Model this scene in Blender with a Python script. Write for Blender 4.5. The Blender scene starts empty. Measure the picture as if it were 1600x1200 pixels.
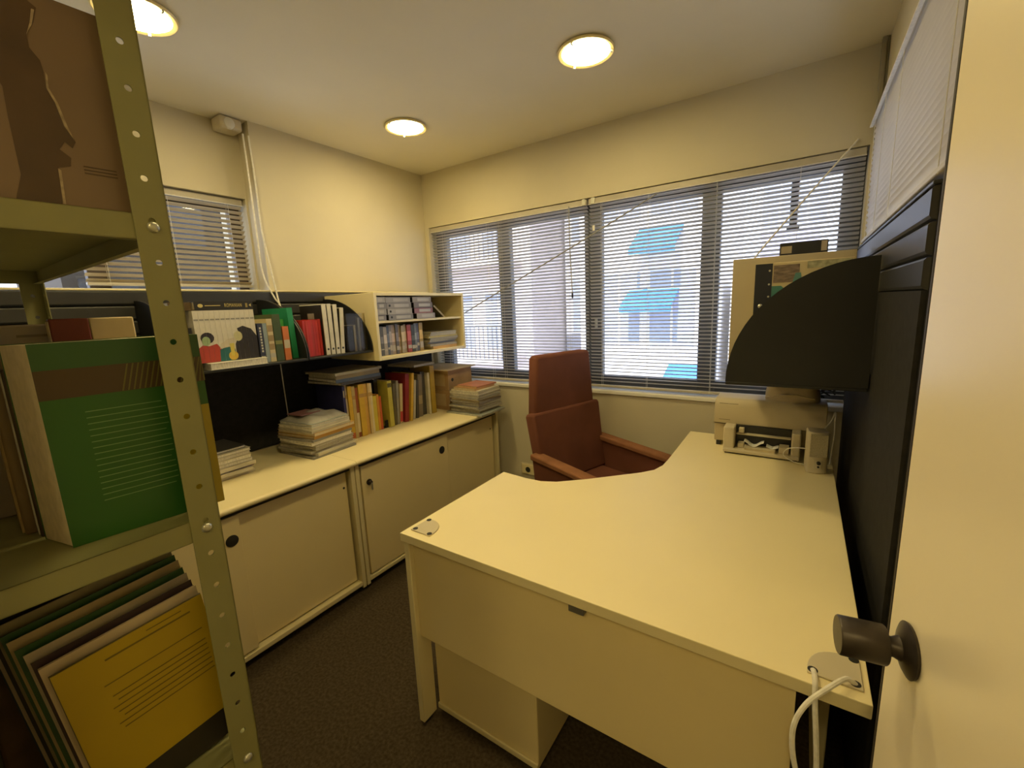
import bpy, math, random
from mathutils import Vector, Matrix
random.seed(7)
sc = bpy.context.scene
COL = sc.collection
PI = math.pi

# ------------------------------------------------------------------ camera
YAW, PITCH, ROLL, FPX, CAMH = 0.5942, 0.175, -0.0424, 672.32, 1.4516
F = Vector((-math.sin(YAW)*math.cos(PITCH), math.cos(YAW)*math.cos(PITCH), -math.sin(PITCH)))
R = Vector((math.cos(YAW), math.sin(YAW), 0)); U = R.cross(F)
R2 = R*math.cos(ROLL)+U*math.sin(ROLL); U2 = U*math.cos(ROLL)-R*math.sin(ROLL)
cd = bpy.data.cameras.new('camera'); cam = bpy.data.objects.new('camera', cd); COL.objects.link(cam)
cd.sensor_fit = 'HORIZONTAL'; cd.sensor_width = 36; cd.lens = FPX*36/1600; cd.clip_start = 0.01; cd.clip_end = 200
M = Matrix((R2, U2, -F)).transposed().to_4x4(); M.translation = (0, 0, CAMH)
cam.matrix_world = M
sc.camera = cam

# ------------------------------------------------------------------ world, sun, exposure
w = bpy.data.worlds.new('sky'); sc.world = w; w.use_nodes = True
bg = w.node_tree.nodes['Background']; bg.inputs[0].default_value = (0.78, 0.84, 1.0, 1); bg.inputs[1].default_value = 3.8
sun_d = bpy.data.lights.new('sun', 'SUN'); sun = bpy.data.objects.new('sun', sun_d); COL.objects.link(sun)
sun_d.energy = 7.0; sun_d.angle = 0.01; sun_d.color = (1, 0.95, 0.9)
sun.rotation_euler = (math.radians(46), 0, math.radians(2))
sc.view_settings.view_transform = 'Standard'; sc.view_settings.look = 'None'
sc.view_settings.exposure = 0.0; sc.view_settings.gamma = 1.0; sc.view_settings.use_curve_mapping = False
LAMP_COLOR = (1.0, 0.78, 0.34); LAMP_STRENGTH = 76.0

# ------------------------------------------------------------------ materials
_mats = {}
def mat(name, col, rough=0.55, var=0.06, scale=8.0, bump=0.0, bscale=200.0, metal=0.0, spec=0.5, emit=None, trans=0.0, stretch=None, coat=0.0):
    if name in _mats: return _mats[name]
    m = bpy.data.materials.new(name); m.use_nodes = True; _mats[name] = m
    nt = m.node_tree; b = nt.nodes['Principled BSDF']; L = nt.links
    b.inputs['Roughness'].default_value = rough; b.inputs['Metallic'].default_value = metal
    b.inputs['Specular IOR Level'].default_value = spec
    tc = nt.nodes.new('ShaderNodeTexCoord')
    mp = nt.nodes.new('ShaderNodeMapping'); L.new(tc.outputs['Object'], mp.inputs[0])
    if stretch: mp.inputs['Scale'].default_value = stretch
    n = nt.nodes.new('ShaderNodeTexNoise'); n.inputs['Scale'].default_value = scale; n.inputs['Detail'].default_value = 4
    L.new(mp.outputs[0], n.inputs['Vector'])
    r = nt.nodes.new('ShaderNodeValToRGB')
    c = Vector(col)
    r.color_ramp.elements[0].position = 0.3; r.color_ramp.elements[1].position = 0.7
    r.color_ramp.elements[0].color = (*(c*(1-var)), 1); r.color_ramp.elements[1].color = (*[min(1, v) for v in c*(1+var)], 1)
    L.new(n.outputs['Fac'], r.inputs[0]); L.new(r.outputs[0], b.inputs['Base Color'])
    if bump:
        n2 = nt.nodes.new('ShaderNodeTexNoise'); n2.inputs['Scale'].default_value = bscale; n2.inputs['Detail'].default_value = 3
        L.new(mp.outputs[0], n2.inputs['Vector'])
        bp = nt.nodes.new('ShaderNodeBump'); bp.inputs['Strength'].default_value = bump; bp.inputs['Distance'].default_value = 0.002
        L.new(n2.outputs['Fac'], bp.inputs['Height']); L.new(bp.outputs[0], b.inputs['Normal'])
    if trans:
        out = nt.nodes['Material Output']; t = nt.nodes.new('ShaderNodeBsdfTranslucent'); L.new(r.outputs[0], t.inputs[0])
        mx = nt.nodes.new('ShaderNodeMixShader'); mx.inputs[0].default_value = trans
        L.new(b.outputs[0], mx.inputs[1]); L.new(t.outputs[0], mx.inputs[2]); L.new(mx.outputs[0], out.inputs[0])
    if emit:
        b.inputs['Emission Color'].default_value = (*emit[0], 1); b.inputs['Emission Strength'].default_value = emit[1]
    return m
def glass(name, col=(0.9, 0.95, 0.95), clear=0.9, rough=0.02):
    if name in _mats: return _mats[name]
    m = bpy.data.materials.new(name); m.use_nodes = True; _mats[name] = m
    nt = m.node_tree; L = nt.links; out = nt.nodes['Material Output']; nt.nodes.remove(nt.nodes['Principled BSDF'])
    t = nt.nodes.new('ShaderNodeBsdfTransparent'); t.inputs[0].default_value = (*col, 1)
    g = nt.nodes.new('ShaderNodeBsdfGlossy'); g.inputs['Roughness'].default_value = rough
    mx = nt.nodes.new('ShaderNodeMixShader'); mx.inputs[0].default_value = 1-clear
    L.new(t.outputs[0], mx.inputs[1]); L.new(g.outputs[0], mx.inputs[2]); L.new(mx.outputs[0], out.inputs[0])
    return m
def paper_mat(name, col, var=0.18):   # page block: fine streaks along the sheets
    return mat(name, col, 0.85, var, 60, stretch=(1, 6, 1))

WALL = mat('wall_paint', (0.62, 0.565, 0.42), 0.75, 0.035, 2.2, bump=0.15, bscale=120)
CEIL = mat('ceiling_paint', (0.80, 0.75, 0.60), 0.8, 0.03, 2.0, bump=0.1, bscale=90)
CARPET = mat('carpet', (0.062, 0.046, 0.028), 0.95, 0.35, 90, bump=0.8, bscale=600, spec=0.1)
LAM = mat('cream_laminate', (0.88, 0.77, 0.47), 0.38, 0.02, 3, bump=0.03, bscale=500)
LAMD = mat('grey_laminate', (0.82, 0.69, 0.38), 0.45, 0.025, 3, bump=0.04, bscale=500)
EDGE = mat('cream_edging', (0.76, 0.67, 0.40), 0.45, 0.03, 6)
DARKGAP = mat('dark_plinth', (0.02, 0.018, 0.015), 0.8)
BLACKP = mat('black_fabric_panel', (0.022, 0.021, 0.020), 0.85, 0.2, 40, bump=0.3, bscale=900, spec=0.2)
RAIL = mat('black_rail_metal', (0.032, 0.032, 0.032), 0.36, 0.08, 20)
BLACKM = mat('black_shelf_metal', (0.012, 0.013, 0.015), 0.5, 0.1, 15, bump=0.05, bscale=700)
RACK = mat('green_grey_steel', (0.26, 0.25, 0.105), 0.45, 0.06, 12, bump=0.04, bscale=300)
STEEL = mat('zinc_bolt', (0.55, 0.55, 0.48), 0.35, 0.1, 60, metal=0.8)
SLAT = mat('grey_blind_slat', (0.62, 0.60, 0.57), 0.45, 0.03, 10, trans=0.12)
SLATC = mat('cream_blind_slat', (0.62, 0.52, 0.33), 0.5, 0.04, 10)
SLATW = mat('pale_blind_slat', (0.70, 0.67, 0.63), 0.5, 0.03, 10, trans=0.28)
HEAD = mat('headrail_metal', (0.50, 0.46, 0.38), 0.4, 0.05, 10)
FRAME = mat('dark_window_frame', (0.085, 0.09, 0.10), 0.5, 0.08, 10)
FRAMEB = mat('brown_window_frame', (0.07, 0.05, 0.035), 0.5, 0.08, 10)
WHITE = mat('white_sill', (0.85, 0.84, 0.8), 0.5, 0.03, 5)
CORD = mat('white_cord', (0.80, 0.77, 0.70), 0.7, 0.1, 80)
GCORD = mat('grey_cord', (0.30, 0.29, 0.27), 0.7, 0.1, 80)
PANE = glass('window_glass', (0.93, 0.95, 0.96), 0.94)
DOOR = mat('door_cream_paint', (0.90, 0.80, 0.58), 0.28, 0.02, 2, bump=0.05, bscale=60)
DOOREDGE = mat('door_dark_edge', (0.03, 0.022, 0.018), 0.6)
KNOB = mat('bronze_knob', (0.05, 0.04, 0.033), 0.38, 0.25, 40, metal=0.5)
CHAIR = mat('rust_red_upholstery', (0.175, 0.066, 0.042), 0.85, 0.14, 5, bump=0.5, bscale=500, spec=0.2)
CHAIRP = mat('rust_upholstery_worn', (0.27, 0.12, 0.06), 0.85, 0.25, 7, bump=0.5, bscale=500, spec=0.2)
PLAST = mat('beige_plastic', (0.55, 0.47, 0.31), 0.45, 0.04, 6, bump=0.05, bscale=400)
PLAST2 = mat('pale_beige_plastic', (0.60, 0.53, 0.38), 0.45, 0.04, 6)
DKPLAST = mat('dark_plastic', (0.018, 0.018, 0.018), 0.45, 0.1, 10)
PAGES = paper_mat('book_pages', (0.72, 0.62, 0.42), .08)
PAGESW = paper_mat('white_pages', (0.76, 0.72, 0.62))
PAGESG = paper_mat('grey_pages', (0.50, 0.47, 0.40))
CARDB = mat('cardboard', (0.42, 0.28, 0.15), 0.85, 0.12, 10, bump=0.2, bscale=150)
def cmat(c, rough=0.5):
    return mat('cover_%02d_%02d_%02d' % tuple(int(v*99) for v in c), c, rough, 0.12, 14)

# ------------------------------------------------------------------ mesh helpers
class MB:
    def __init__(s): s.v = []; s.f = []; s.mi = []; s.m = 0
    def add(s, vs, fs, T=None):
        o = len(s.v)
        for p in vs: s.v.append(tuple(T @ Vector(p)) if T else tuple(p))
        for f in fs: s.f.append(tuple(o+i for i in f)); s.mi.append(s.m)
        return s
    def box(s, a, b, T=None):
        x0, y0, z0 = a; x1, y1, z1 = b
        return s.add([(x0,y0,z0),(x1,y0,z0),(x1,y1,z0),(x0,y1,z0),(x0,y0,z1),(x1,y0,z1),(x1,y1,z1),(x0,y1,z1)],
            [(0,3,2,1),(4,5,6,7),(0,1,5,4),(1,2,6,5),(2,3,7,6),(3,0,4,7)], T)
    def prism(s, poly, d0, d1, axis='z', T=None):     # poly in the two other axes, extruded along axis
        n = len(poly)
        def p3(p, d): return {'z': (p[0], p[1], d), 'y': (p[0], d, p[1]), 'x': (d, p[0], p[1])}[axis]
        vs = [p3(p, d0) for p in poly]+[p3(p, d1) for p in poly]
        fs = [tuple(range(n))[::-1], tuple(range(n, 2*n))]+[(i, (i+1) % n, n+(i+1) % n, n+i) for i in range(n)]
        return s.add(vs, fs, T)
    def tube(s, pts, r, seg=8, closed=False, T=None):
        pts = [Vector(p) for p in pts]; vs = []; fs = []; n = len(pts)
        rr = r if isinstance(r, (list, tuple)) else [r]*n
        up = Vector((0, 0, 1)); prev = None
        for i, p in enumerate(pts):
            d = (pts[min(i+1, n-1)]-pts[max(i-1, 0)]).normalized()
            a = prev if prev is not None else (up if abs(d.z) < .9 else Vector((1, 0, 0)))
            a = (a-d*a.dot(d)).normalized(); prev = a; b = d.cross(a)
            for k in range(seg):
                t = 2*PI*k/seg; vs.append(p+(a*math.cos(t)+b*math.sin(t))*rr[i])
        for i in range(n-1):
            for k in range(seg):
                fs.append((i*seg+k, i*seg+(k+1) % seg, (i+1)*seg+(k+1) % seg, (i+1)*seg+k))
        fs.append(tuple(range(seg))[::-1]); fs.append(tuple((n-1)*seg+k for k in range(seg)))
        return s.add(vs, fs, T)
    def lathe(s, prof, seg=24, T=None):     # prof: (r, z) along local z
        vs = []; fs = []; n = len(prof)
        for r, z in prof:
            for k in range(seg):
                t = 2*PI*k/seg; vs.append((r*math.cos(t), r*math.sin(t), z))
        for i in range(n-1):
            for k in range(seg):
                fs.append((i*seg+k, i*seg+(k+1) % seg, (i+1)*seg+(k+1) % seg, (i+1)*seg+k))
        fs.append(tuple(range(seg))[::-1]); fs.append(tuple((n-1)*seg+k for k in range(seg)))
        return s.add(vs, fs, T)
    def build(s, name, m, parent=None, bevel=0, smooth=False, seg=2, loc=None, rot=None):
        me = bpy.data.meshes.new(name); me.from_pydata(s.v, [], s.f)
        for x in (m if isinstance(m, list) else [m]): me.materials.append(x)
        for p, i in zip(me.polygons, s.mi): p.material_index = i
        me.update()
        o = bpy.data.objects.new(name, me); COL.objects.link(o)
        if smooth:
            for p in me.polygons: p.use_smooth = True
            me.set_sharp_from_angle(angle=math.radians(40))
        if bevel:
            b = o.modifiers.new('bevel', 'BEVEL'); b.width = bevel; b.segments = seg; b.limit_method = 'ANGLE'; b.angle_limit = 0.6
            for p in me.polygons: p.use_smooth = True
            me.set_sharp_from_angle(angle=math.radians(50))
        if parent: o.parent = parent
        if loc: o.location = loc
        if rot: o.rotation_euler = rot
        return o
def part(name, m, parent, a, b, bevel=0, **k): return MB().box(a, b).build(name, m, parent, bevel, **k)
def tag(o, label, cat, group=None, kind=None):
    if label: o['label'] = label
    if cat: o['category'] = cat
    if group: o['group'] = group
    if kind: o['kind'] = kind
    return o
def thing(name, label, cat, loc=(0, 0, 0), rot=(0, 0, 0), group=None):
    o = bpy.data.objects.new(name, None); COL.objects.link(o); o.empty_display_size = 0.05
    o.location = loc; o.rotation_euler = rot if isinstance(rot, tuple) else (0, 0, rot)
    return tag(o, label, cat, group)
def struct(name, label, cat, o=None):
    if o is None: o = thing(name, label, cat)
    else: tag(o, label, cat)
    o['kind'] = 'structure'; return o
def copyp(src, parent, loc=None, rot=None):
    c = src.copy(); COL.objects.link(c); c.parent = parent
    if loc is not None: c.location = loc
    if rot is not None: c.rotation_euler = rot
    return c
ORD = ['', 'second', 'third', 'fourth', 'fifth', 'sixth', 'seventh', 'eighth', 'ninth', 'tenth', 'eleventh', 'twelfth', 'thirteenth', 'fourteenth', 'fifteenth', 'sixteenth']

def sm(pts, n=6):
    P = [Vector(p) for p in pts]; out = []
    for i in range(len(P)-1):
        a, b2, c, d = P[max(i-1, 0)], P[i], P[i+1], P[min(i+2, len(P)-1)]
        for k in range(n):
            t = k/n; out.append(.5*((2*b2)+(c-a)*t+(2*a-5*b2+4*c-d)*t*t+(3*b2-a-3*c+d)*t**3))
    return out+[P[-1]]
# ------------------------------------------------------------------ room dimensions
XL, XREC, XR, YW, YF, H = -2.546, -2.66, 0.235, 2.62, -0.09, 2.5
YSTEP = 1.335
# ------------------------------------------------------------------ the setting
struct('floor', 'dark brown carpet floor between the desk and the cabinets', 'floor', MB().box((-3.2, -1.7, -.1), (0.5, YW+.2, 0)).build('floor', CARPET))
struct('ceiling', 'flat cream ceiling with round recessed lamps', 'ceiling', MB().box((-3.2, -1.7, H), (0.5, YW+.2, H+.1)).build('ceiling', CEIL))
WX0, WX1, WZ0, WZ1 = -2.505, 0.205, 0.887, 2.10
b = MB()
b.box((XREC-.3, YW, 0), (0.5, YW+.2, WZ0)).box((XREC-.3, YW, WZ1), (0.5, YW+.2, H))
b.box((XREC-.3, YW, WZ0), (WX0, YW+.2, WZ1)).box((WX1, YW, WZ0), (0.5, YW+.2, WZ1))
struct('wall_back', 'cream wall around the long window with grey blinds', 'wall', b.build('wall_back', WALL))
# left wall: a pillar face next to the window and a recess with a smaller window
b = MB(); LW0, LW1, LZ0, LZ1 = 0.05, 1.325, 0.95, 2.12
b.box((-3.0, YSTEP, 0), (XL, YW, H))
b.box((-2.86, -1.7, 0), (XREC, YSTEP, LZ0)).box((-2.86, -1.7, LZ1), (XREC, YSTEP, H))
b.box((-2.86, -1.7, LZ0), (XREC, LW0, LZ1)).box((-2.86, LW1, LZ0), (XREC, YSTEP, LZ1))
struct('wall_left', 'cream wall with a shallow recess above the sideboards', 'wall', b.build('wall_left', WALL))
b = MB(); RW0, RW1, RZ0, RZ1 = 1.22, 2.42, 1.0, 2.10
b.box((XR, YF-.12, 0), (XR+.22, YW, RZ0)).box((XR, YF-.12, RZ1), (XR+.22, YW, H))
b.box((XR, YF-.12, RZ0), (XR+.22, RW0, RZ1)).box((XR, RW1, RZ0), (XR+.22, YW, RZ1))
struct('wall_right', 'cream wall behind the black panel and the pale blind', 'wall', b.build('wall_right', WALL))
# wall with the doorway the camera stands in, and a bit of hall behind it
b = MB(); b.box((XREC-.2, YF-.12, 0), (-.62, YF, H)).box((-.62, YF-.12, 2.1), (XR+.22, YF, H))
struct('wall_front', 'cream wall with the doorway behind the steel rack', 'wall', b.build('wall_front', WALL))
b = MB(); b.box((-1.3, -1.7, 0), (.5, -1.6, H)).box((-1.3, -1.6, 0), (-1.2, YF-.12, H)).box((.4, -1.6, 0), (.5, YF-.12, H))
struct('wall_hall', 'cream hall walls beyond the doorway', 'wall', b.build('wall_hall', WALL))
# corner pipe cover in the far right corner and pillar edge trim
struct('trim_1', 'grey cable duct running down the far right corner', 'trim', MB().box((.208, YW-.06, 2.10), (.226, YW-.035, H)).box((.226, YW-.055, 2.10), (.2348, YW-.04, H)).build('trim_1', mat('duct_grey', (.30, .27, .2), .6), bevel=.004))

def window_parts(root, verts, hor, y0, y1, panes, m):
    for i, (a, bb) in enumerate(verts): part('mullion', m, root, a, bb, .006)
    for a, bb in hor: part('window_frame', m, root, a, bb, .006)
    for a, bb in panes: part('pane', PANE, root, a, bb)
# big window
W1 = struct('window_1', 'long dark-framed window behind the grey blinds', 'window')
ya, yb = 2.70, 2.75
vx = [(-2.505, -2.40), (-1.90, -1.795), (-1.21, -1.09), (-.50, -.40), (.12, .205)]
window_parts(W1, [((a, ya, WZ0+.02), (c, yb, WZ1)) for a, c in vx],
    [((WX0, ya+.003, WZ0+.02), (WX1, yb+.003, WZ0+.095)), ((WX0, ya+.003, WZ1-.07), (WX1, yb+.003, WZ1))], ya, yb,
    [((vx[i][1], ya+.02, WZ0+.095), (vx[i+1][0], ya+.026, WZ1-.07)) for i in range(4)], FRAME)
part('window_sill', WHITE, W1, (WX0, YW-.012, WZ0-.012), (WX1, YW+.2, WZ0+.012), .004)
part('lock_handle', STEEL, W1, (-1.135, ya-.018, 1.30), (-1.12, ya, 1.36), .003)
# left window
W2 = struct('window_2', 'brown-framed window in the left recess above the black panel', 'window')
window_parts(W2, [((-2.80, a, LZ0), (-2.75, c, LZ1)) for a, c in ((LW0, .10), (.62, .70), (1.27, LW1))],
    [((-2.803, LW0, LZ0), (-2.753, LW1, LZ0+.06)), ((-2.803, LW0, LZ1-.06), (-2.753, LW1, LZ1))], 0, 0,
    [((-2.78, .10, LZ0+.06), (-2.774, .62, LZ1-.06)), ((-2.78, .70, LZ0+.06), (-2.774, 1.27, LZ1-.06))], FRAMEB)
part('window_sill', WHITE, W2, (-2.86, LW0, 1.60), (-2.62, LW1, 1.615), .003)
# right window
W3 = struct('window_3', 'window behind the closed pale blind on the right wall', 'window')
window_parts(W3, [((XR+.10, a, RZ0), (XR+.15, c, RZ1)) for a, c in ((RW0, 1.28), (1.56, 1.64), (1.96, 2.03), (2.36, RW1))],
    [((XR+.103, RW0, RZ0), (XR+.153, RW1, RZ0+.06)), ((XR+.103, RW0, RZ1-.06), (XR+.153, RW1, RZ1))], 0, 0,
    [((XR+.12, 1.28, RZ0+.06), (XR+.126, 1.56, RZ1-.06)), ((XR+.12, 1.64, RZ0+.06), (XR+.126, 1.96, RZ1-.06)), ((XR+.12, 2.03, RZ0+.06), (XR+.126, 2.36, RZ1-.06))], FRAME)

# ------------------------------------------------------------------ venetian blinds (built along local x, facing -y)
def slat_mesh(L, m, w=.025):
    b = MB(); n = 5; c = .0026; vs = []; fs = []
    for i in range(n):
        t = -1+2*i/(n-1); z = c*(1-t*t)
        for x in (0, L): vs.append((x, t*w/2, z)); vs.append((x, t*w/2, z-.0007))
    for i in range(n-1):
        a = i*4; d = a+4
        fs += [(a, a+2, d+2, d), (a+1, d+1, d+3, a+3)]
    fs += [(0, 1, 3, 2), ((n-1)*4, (n-1)*4+2, (n-1)*4+3, (n-1)*4+1)]
    b.add(vs, fs); return b.build('slat', m, smooth=True)
def blind(label, loc, rz, L, ztop, zbot, pitch, tilt, m, ladders, group=None, head=.032, hm=HEAD):
    t = thing('venetian_blind', label, 'blind', loc, rz, group)
    part('headrail', hm, t, (0, -.018, ztop-head), (L, .018, ztop), .003)
    part('headrail_lip', CORD, t, (0, -.021, ztop-head-.004), (L, -.010, ztop-head), 0)
    first = slat_mesh(L, m); n = 0; z = ztop-head-.014
    sag = random.Random(3)
    while z > zbot+.022:
        o = first if n == 0 else copyp(first, t)
        o.parent = t; o.location = (0, 0, z); o.rotation_euler = (tilt(z)+sag.uniform(-.02, .02), 0, 0); n += 1; z -= pitch
    part('bottom_rail', hm, t, (0, -.013, zbot), (L, .013, zbot+.014), .003)
    for lx in ladders:
        MB().tube([(lx, -.0125, ztop-head), (lx, -.0125, zbot)], .0009, 5).tube([(lx, .0125, ztop-head), (lx, .0125, zbot)], .0009, 5).build('ladder_cord', CORD, t)
    return t
TI = lambda z: math.radians(-22)
B1 = blind('grey venetian blind over the left half of the long window', (WX0+.008, 2.648, 0), 0, 1.335, 2.097, .915, .0215, TI, SLAT, (.12, .55, .66, 1.2))
B2 = blind('grey venetian blind over the right half of the long window', (WX0+1.357, 2.648, 0), 0, 1.345, 2.097, .915, .0215, TI, SLAT, (.08, .37, .73, 1.1))
for o, x in ((B1, 1.318), (B2, .03)):
    part('headrail_bracket', STEEL, o, (x-.012, -.024, 2.06), (x+.012, -.0185, 2.1), .002)
MB().tube([(1.22, -.03, 2.07), (1.225, -.032, 1.8), (1.235, -.03, 1.53)], .0035, 8).build('tilt_wand', mat('clear_wand', (.35, .35, .33), .3), B1, smooth=True)
MB().lathe([(.003, 0), (.006, .01), (.006, .03), (.003, .04)], 10, Matrix.Translation((1.235, -.03, 1.495))).build('wand_tip', DKPLAST, B1, smooth=True)
part('pull_tag', CORD, B2, (.03, -.03, 1.90), (.045, -.024, 1.935), .002)
# left recess blind: slats half closed, stops just above the sill
B3 = blind('tan venetian blind hanging in the left recess', (-2.70, .60, 0), PI/2, .715, 2.115, 1.632, .026, lambda z: math.radians(-30), SLATC, (.08, .36, .64), head=.03)
# right wall blind: closed
B4 = blind('pale closed venetian blind on the right wall', (.205, 2.455, 0), -PI/2, 1.5, 2.14, 1.664, .0205, lambda z: math.radians(-72), SLATW, (.1, .38, .7, 1.3), head=.012, hm=HEAD)

# loose lift cords stretched across the blinds
def cord(name, label, pts, r, m, cat='cord'):
    return tag(MB().tube(sm(pts), r, 7).build(name, m, smooth=True), label, cat)
cord('loose_cord', 'thin grey cord stretched diagonally across the left blind', [(-.726, 2.612, 2.05), (-1.15, 2.6, 1.86), (-1.7, 2.592, 1.625), (-2.12, 2.588, 1.445), (-2.2, 2.585, 1.41)], .004, GCORD)
cord('loose_cord', 'white cord slanting down over the right blind to the shelf board', [(.16, 2.612, 2.13), (.0, 2.58, 1.93), (-.192, 2.54, 1.68), (-.23, 2.5, 1.61)], .004, CORD)
t = thing('blind_cord_bundle', 'loose white cords hanging down the corner of the left recess', 'cord', (-2.535, 1.325, 0))
MB().tube(sm([(0, 0, 2.42), (.004, .002, 2.2), (.006, 0, 1.95), (.02, .012, 1.75), (.034, .02, 1.6), (.05, .02, 1.53)]), .0045, 7).build('cord', CORD, t, smooth=True)
MB().tube(sm([(.004, -.03, 2.42), (.006, -.03, 2.2), (.006, -.03, 1.9), (.012, -.03, 1.7), (.04, .0, 1.57), (.05, .02, 1.53)]), .0045, 7).build('cord', CORD, t, smooth=True)
MB().lathe([(.004, 0), (.008, .008), (.006, .03), (.003, .035)], 10, Matrix.Translation((.05, .02, 1.5))).build('cord_end', CORD, t, smooth=True)
# detector in the recess corner
t = thing('motion_detector', 'small cream detector box under the ceiling of the left recess', 'detector', (-2.60, 1.255, 2.475))
MB().box((-.055, -.055, -.04), (.05, .055, .022)).build('housing', PLAST2, t, .012)
MB().lathe([(.03, 0), (.026, .012), (.012, .02)], 16, Matrix.Translation((.04, -.01, -.012)) @ Matrix.Rotation(PI/2, 4, 'Y')).build('lens', mat('detector_lens', (.75, .74, .68), .3), t, smooth=True)
# wall socket
t = thing('wall_socket', 'cream double wall socket low on the wall behind the chair', 'socket', (-1.651, YW, .245))
part('plate', mat('socket_cream', (.78, .68, .40), .4), t, (-.055, -.01, -.04), (.055, 0, .04), .004); part('frame_rim', PLAST, t, (-.062, -.006, -.047), (.062, 0, .047), .003)
for x in (.0,):
    MB().lathe([(.021, -.004), (.021, .001), (.017, .0015)], 20, Matrix.Translation((x, -.0105, 0)) @ Matrix.Rotation(PI/2, 4, 'X')).build('outlet_hole', DKPLAST, t, smooth=True)

# ------------------------------------------------------------------ ceiling lamps
LDISC = mat('lamp_glass', (1, .95, .85), .4, 0, emit=(LAMP_COLOR, LAMP_STRENGTH))
LRING = mat('lamp_ring', (.85, .72, .36), .35, .05, 10)
def lamp(x, y, label):
    t = thing('ceiling_lamp', label, 'ceiling light', (x, y, H), group='round ceiling lamps')
    MB().lathe([(.100, .0), (.116, -.003), (.119, -.009), (.114, -.014), (.105, -.012), (.100, -.010), (.100, .0)], 40).build('ring', LRING, t, smooth=True)
    MB().lathe([(.102, -.004), (.100, -.010), (.06, -.0125), (.02, -.0135)], 40).build('diffuser', LDISC, t, smooth=True)
    for k in range(3):
        a = k*2*PI/3+.4; MB().box((-.005, -.004, -.021), (.005, .004, -.010)).build('clip', STEEL, t, loc=(.105*math.cos(a), .105*math.sin(a), 0), rot=(0, 0, a))
lamp(-1.955, 1.92, 'lit round ceiling lamp nearest the far left corner')
lamp(-.823, 1.875, 'lit round ceiling lamp above the desk, right of the others')
lamp(-1.957, .70, 'lit round ceiling lamp behind the top of the steel rack')
lamp(-.823, .70, 'lit round ceiling lamp over the near end of the desk')

lamp(.08, -.85, 'added round fill lamp in the unseen hall behind the doorway')  # added out of view to brighten the desk front, door and rack
lamp(-.55, -1.2, 'added round fill lamp deeper in the unseen hall behind the doorway')  # second added lamp, also unseen, more fill through the doorway

# ------------------------------------------------------------------ sideboards along the left wall
XF = -1.825; CZ = .722
def sideboard(label, y0, y1, doors, finger, lock, dot):
    t = thing('sideboard', label, 'cabinet', (0, 0, 0))
    # top with rounded nose
    poly = [(-2.505, CZ-.026), (XF-.018, CZ-.026)]+[(XF-.013+.013*math.cos(a), CZ-.013+.013*math.sin(a)) for a in [(-PI/2+PI*i/8) for i in range(9)]]+[(-2.505, CZ)]
    MB().prism(poly, y0, y1, 'y').build('top', LAM, t, smooth=True)
    xb = XF-.022
    for a, c in ((y0+.002, y0+.024), (y1-.024, y1-.002)):
        part('side_panel', EDGE, t, (-2.5, a, .02), (xb, c, CZ-.027), .002)
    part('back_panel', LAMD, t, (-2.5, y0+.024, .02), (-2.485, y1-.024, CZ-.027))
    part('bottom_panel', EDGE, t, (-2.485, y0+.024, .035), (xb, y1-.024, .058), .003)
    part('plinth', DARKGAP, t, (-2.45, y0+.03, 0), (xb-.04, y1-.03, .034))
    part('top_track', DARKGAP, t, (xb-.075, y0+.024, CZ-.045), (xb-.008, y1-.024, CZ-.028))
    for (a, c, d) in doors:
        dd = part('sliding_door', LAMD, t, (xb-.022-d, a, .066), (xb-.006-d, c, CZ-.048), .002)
        for fy, fz, fd in finger:
            if fd == d:
                MB().lathe([(.024, -.003), (.024, .0015), (.020, .0024)], 20, Matrix.Translation((xb-.0055-d, fy, fz)) @ Matrix.Rotation(PI/2, 4, 'Y')).build('finger_pull', DKPLAST, dd, smooth=True)
        for ly, lz, ld in lock:
            if ld == d:
                MB().lathe([(.016, -.003), (.016, .006), (.009, .007), (.009, .022), (.006, .024)], 16, Matrix.Translation((xb-.006-d, ly, lz)) @ Matrix.Rotation(PI/2, 4, 'Y')).build('lock_cylinder', KNOB, dd, smooth=True)
                part('key', STEEL, dd, (xb+.016-d, ly-.004, lz-.04), (xb+.019-d, ly+.006, lz), .001)
        for ly, lz, ld in dot:
            if ld == d:
                MB().lathe([(.006, -.002), (.006, .001), (.004, .0012)], 12, Matrix.Translation((xb-.006-d, ly, lz)) @ Matrix.Rotation(PI/2, 4, 'Y')).build('keyhole', DKPLAST, dd, smooth=True)
    return t
sideboard('cream sideboard with sliding doors nearest the steel rack', .02, 1.27, [(.05, .72, 0), (.705, 1.235, .022)], [(.684, .575, 0)], [], [(1.217, .59, .022)])
sideboard('cream sideboard with a key in its door, next to the window wall', 1.272, 2.527, [(1.31, 1.97, 0), (1.955, 2.49, .022)], [(1.915, .582, 0)], [(1.352, .578, 0)], [(2.46, .575, .022)])

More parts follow.
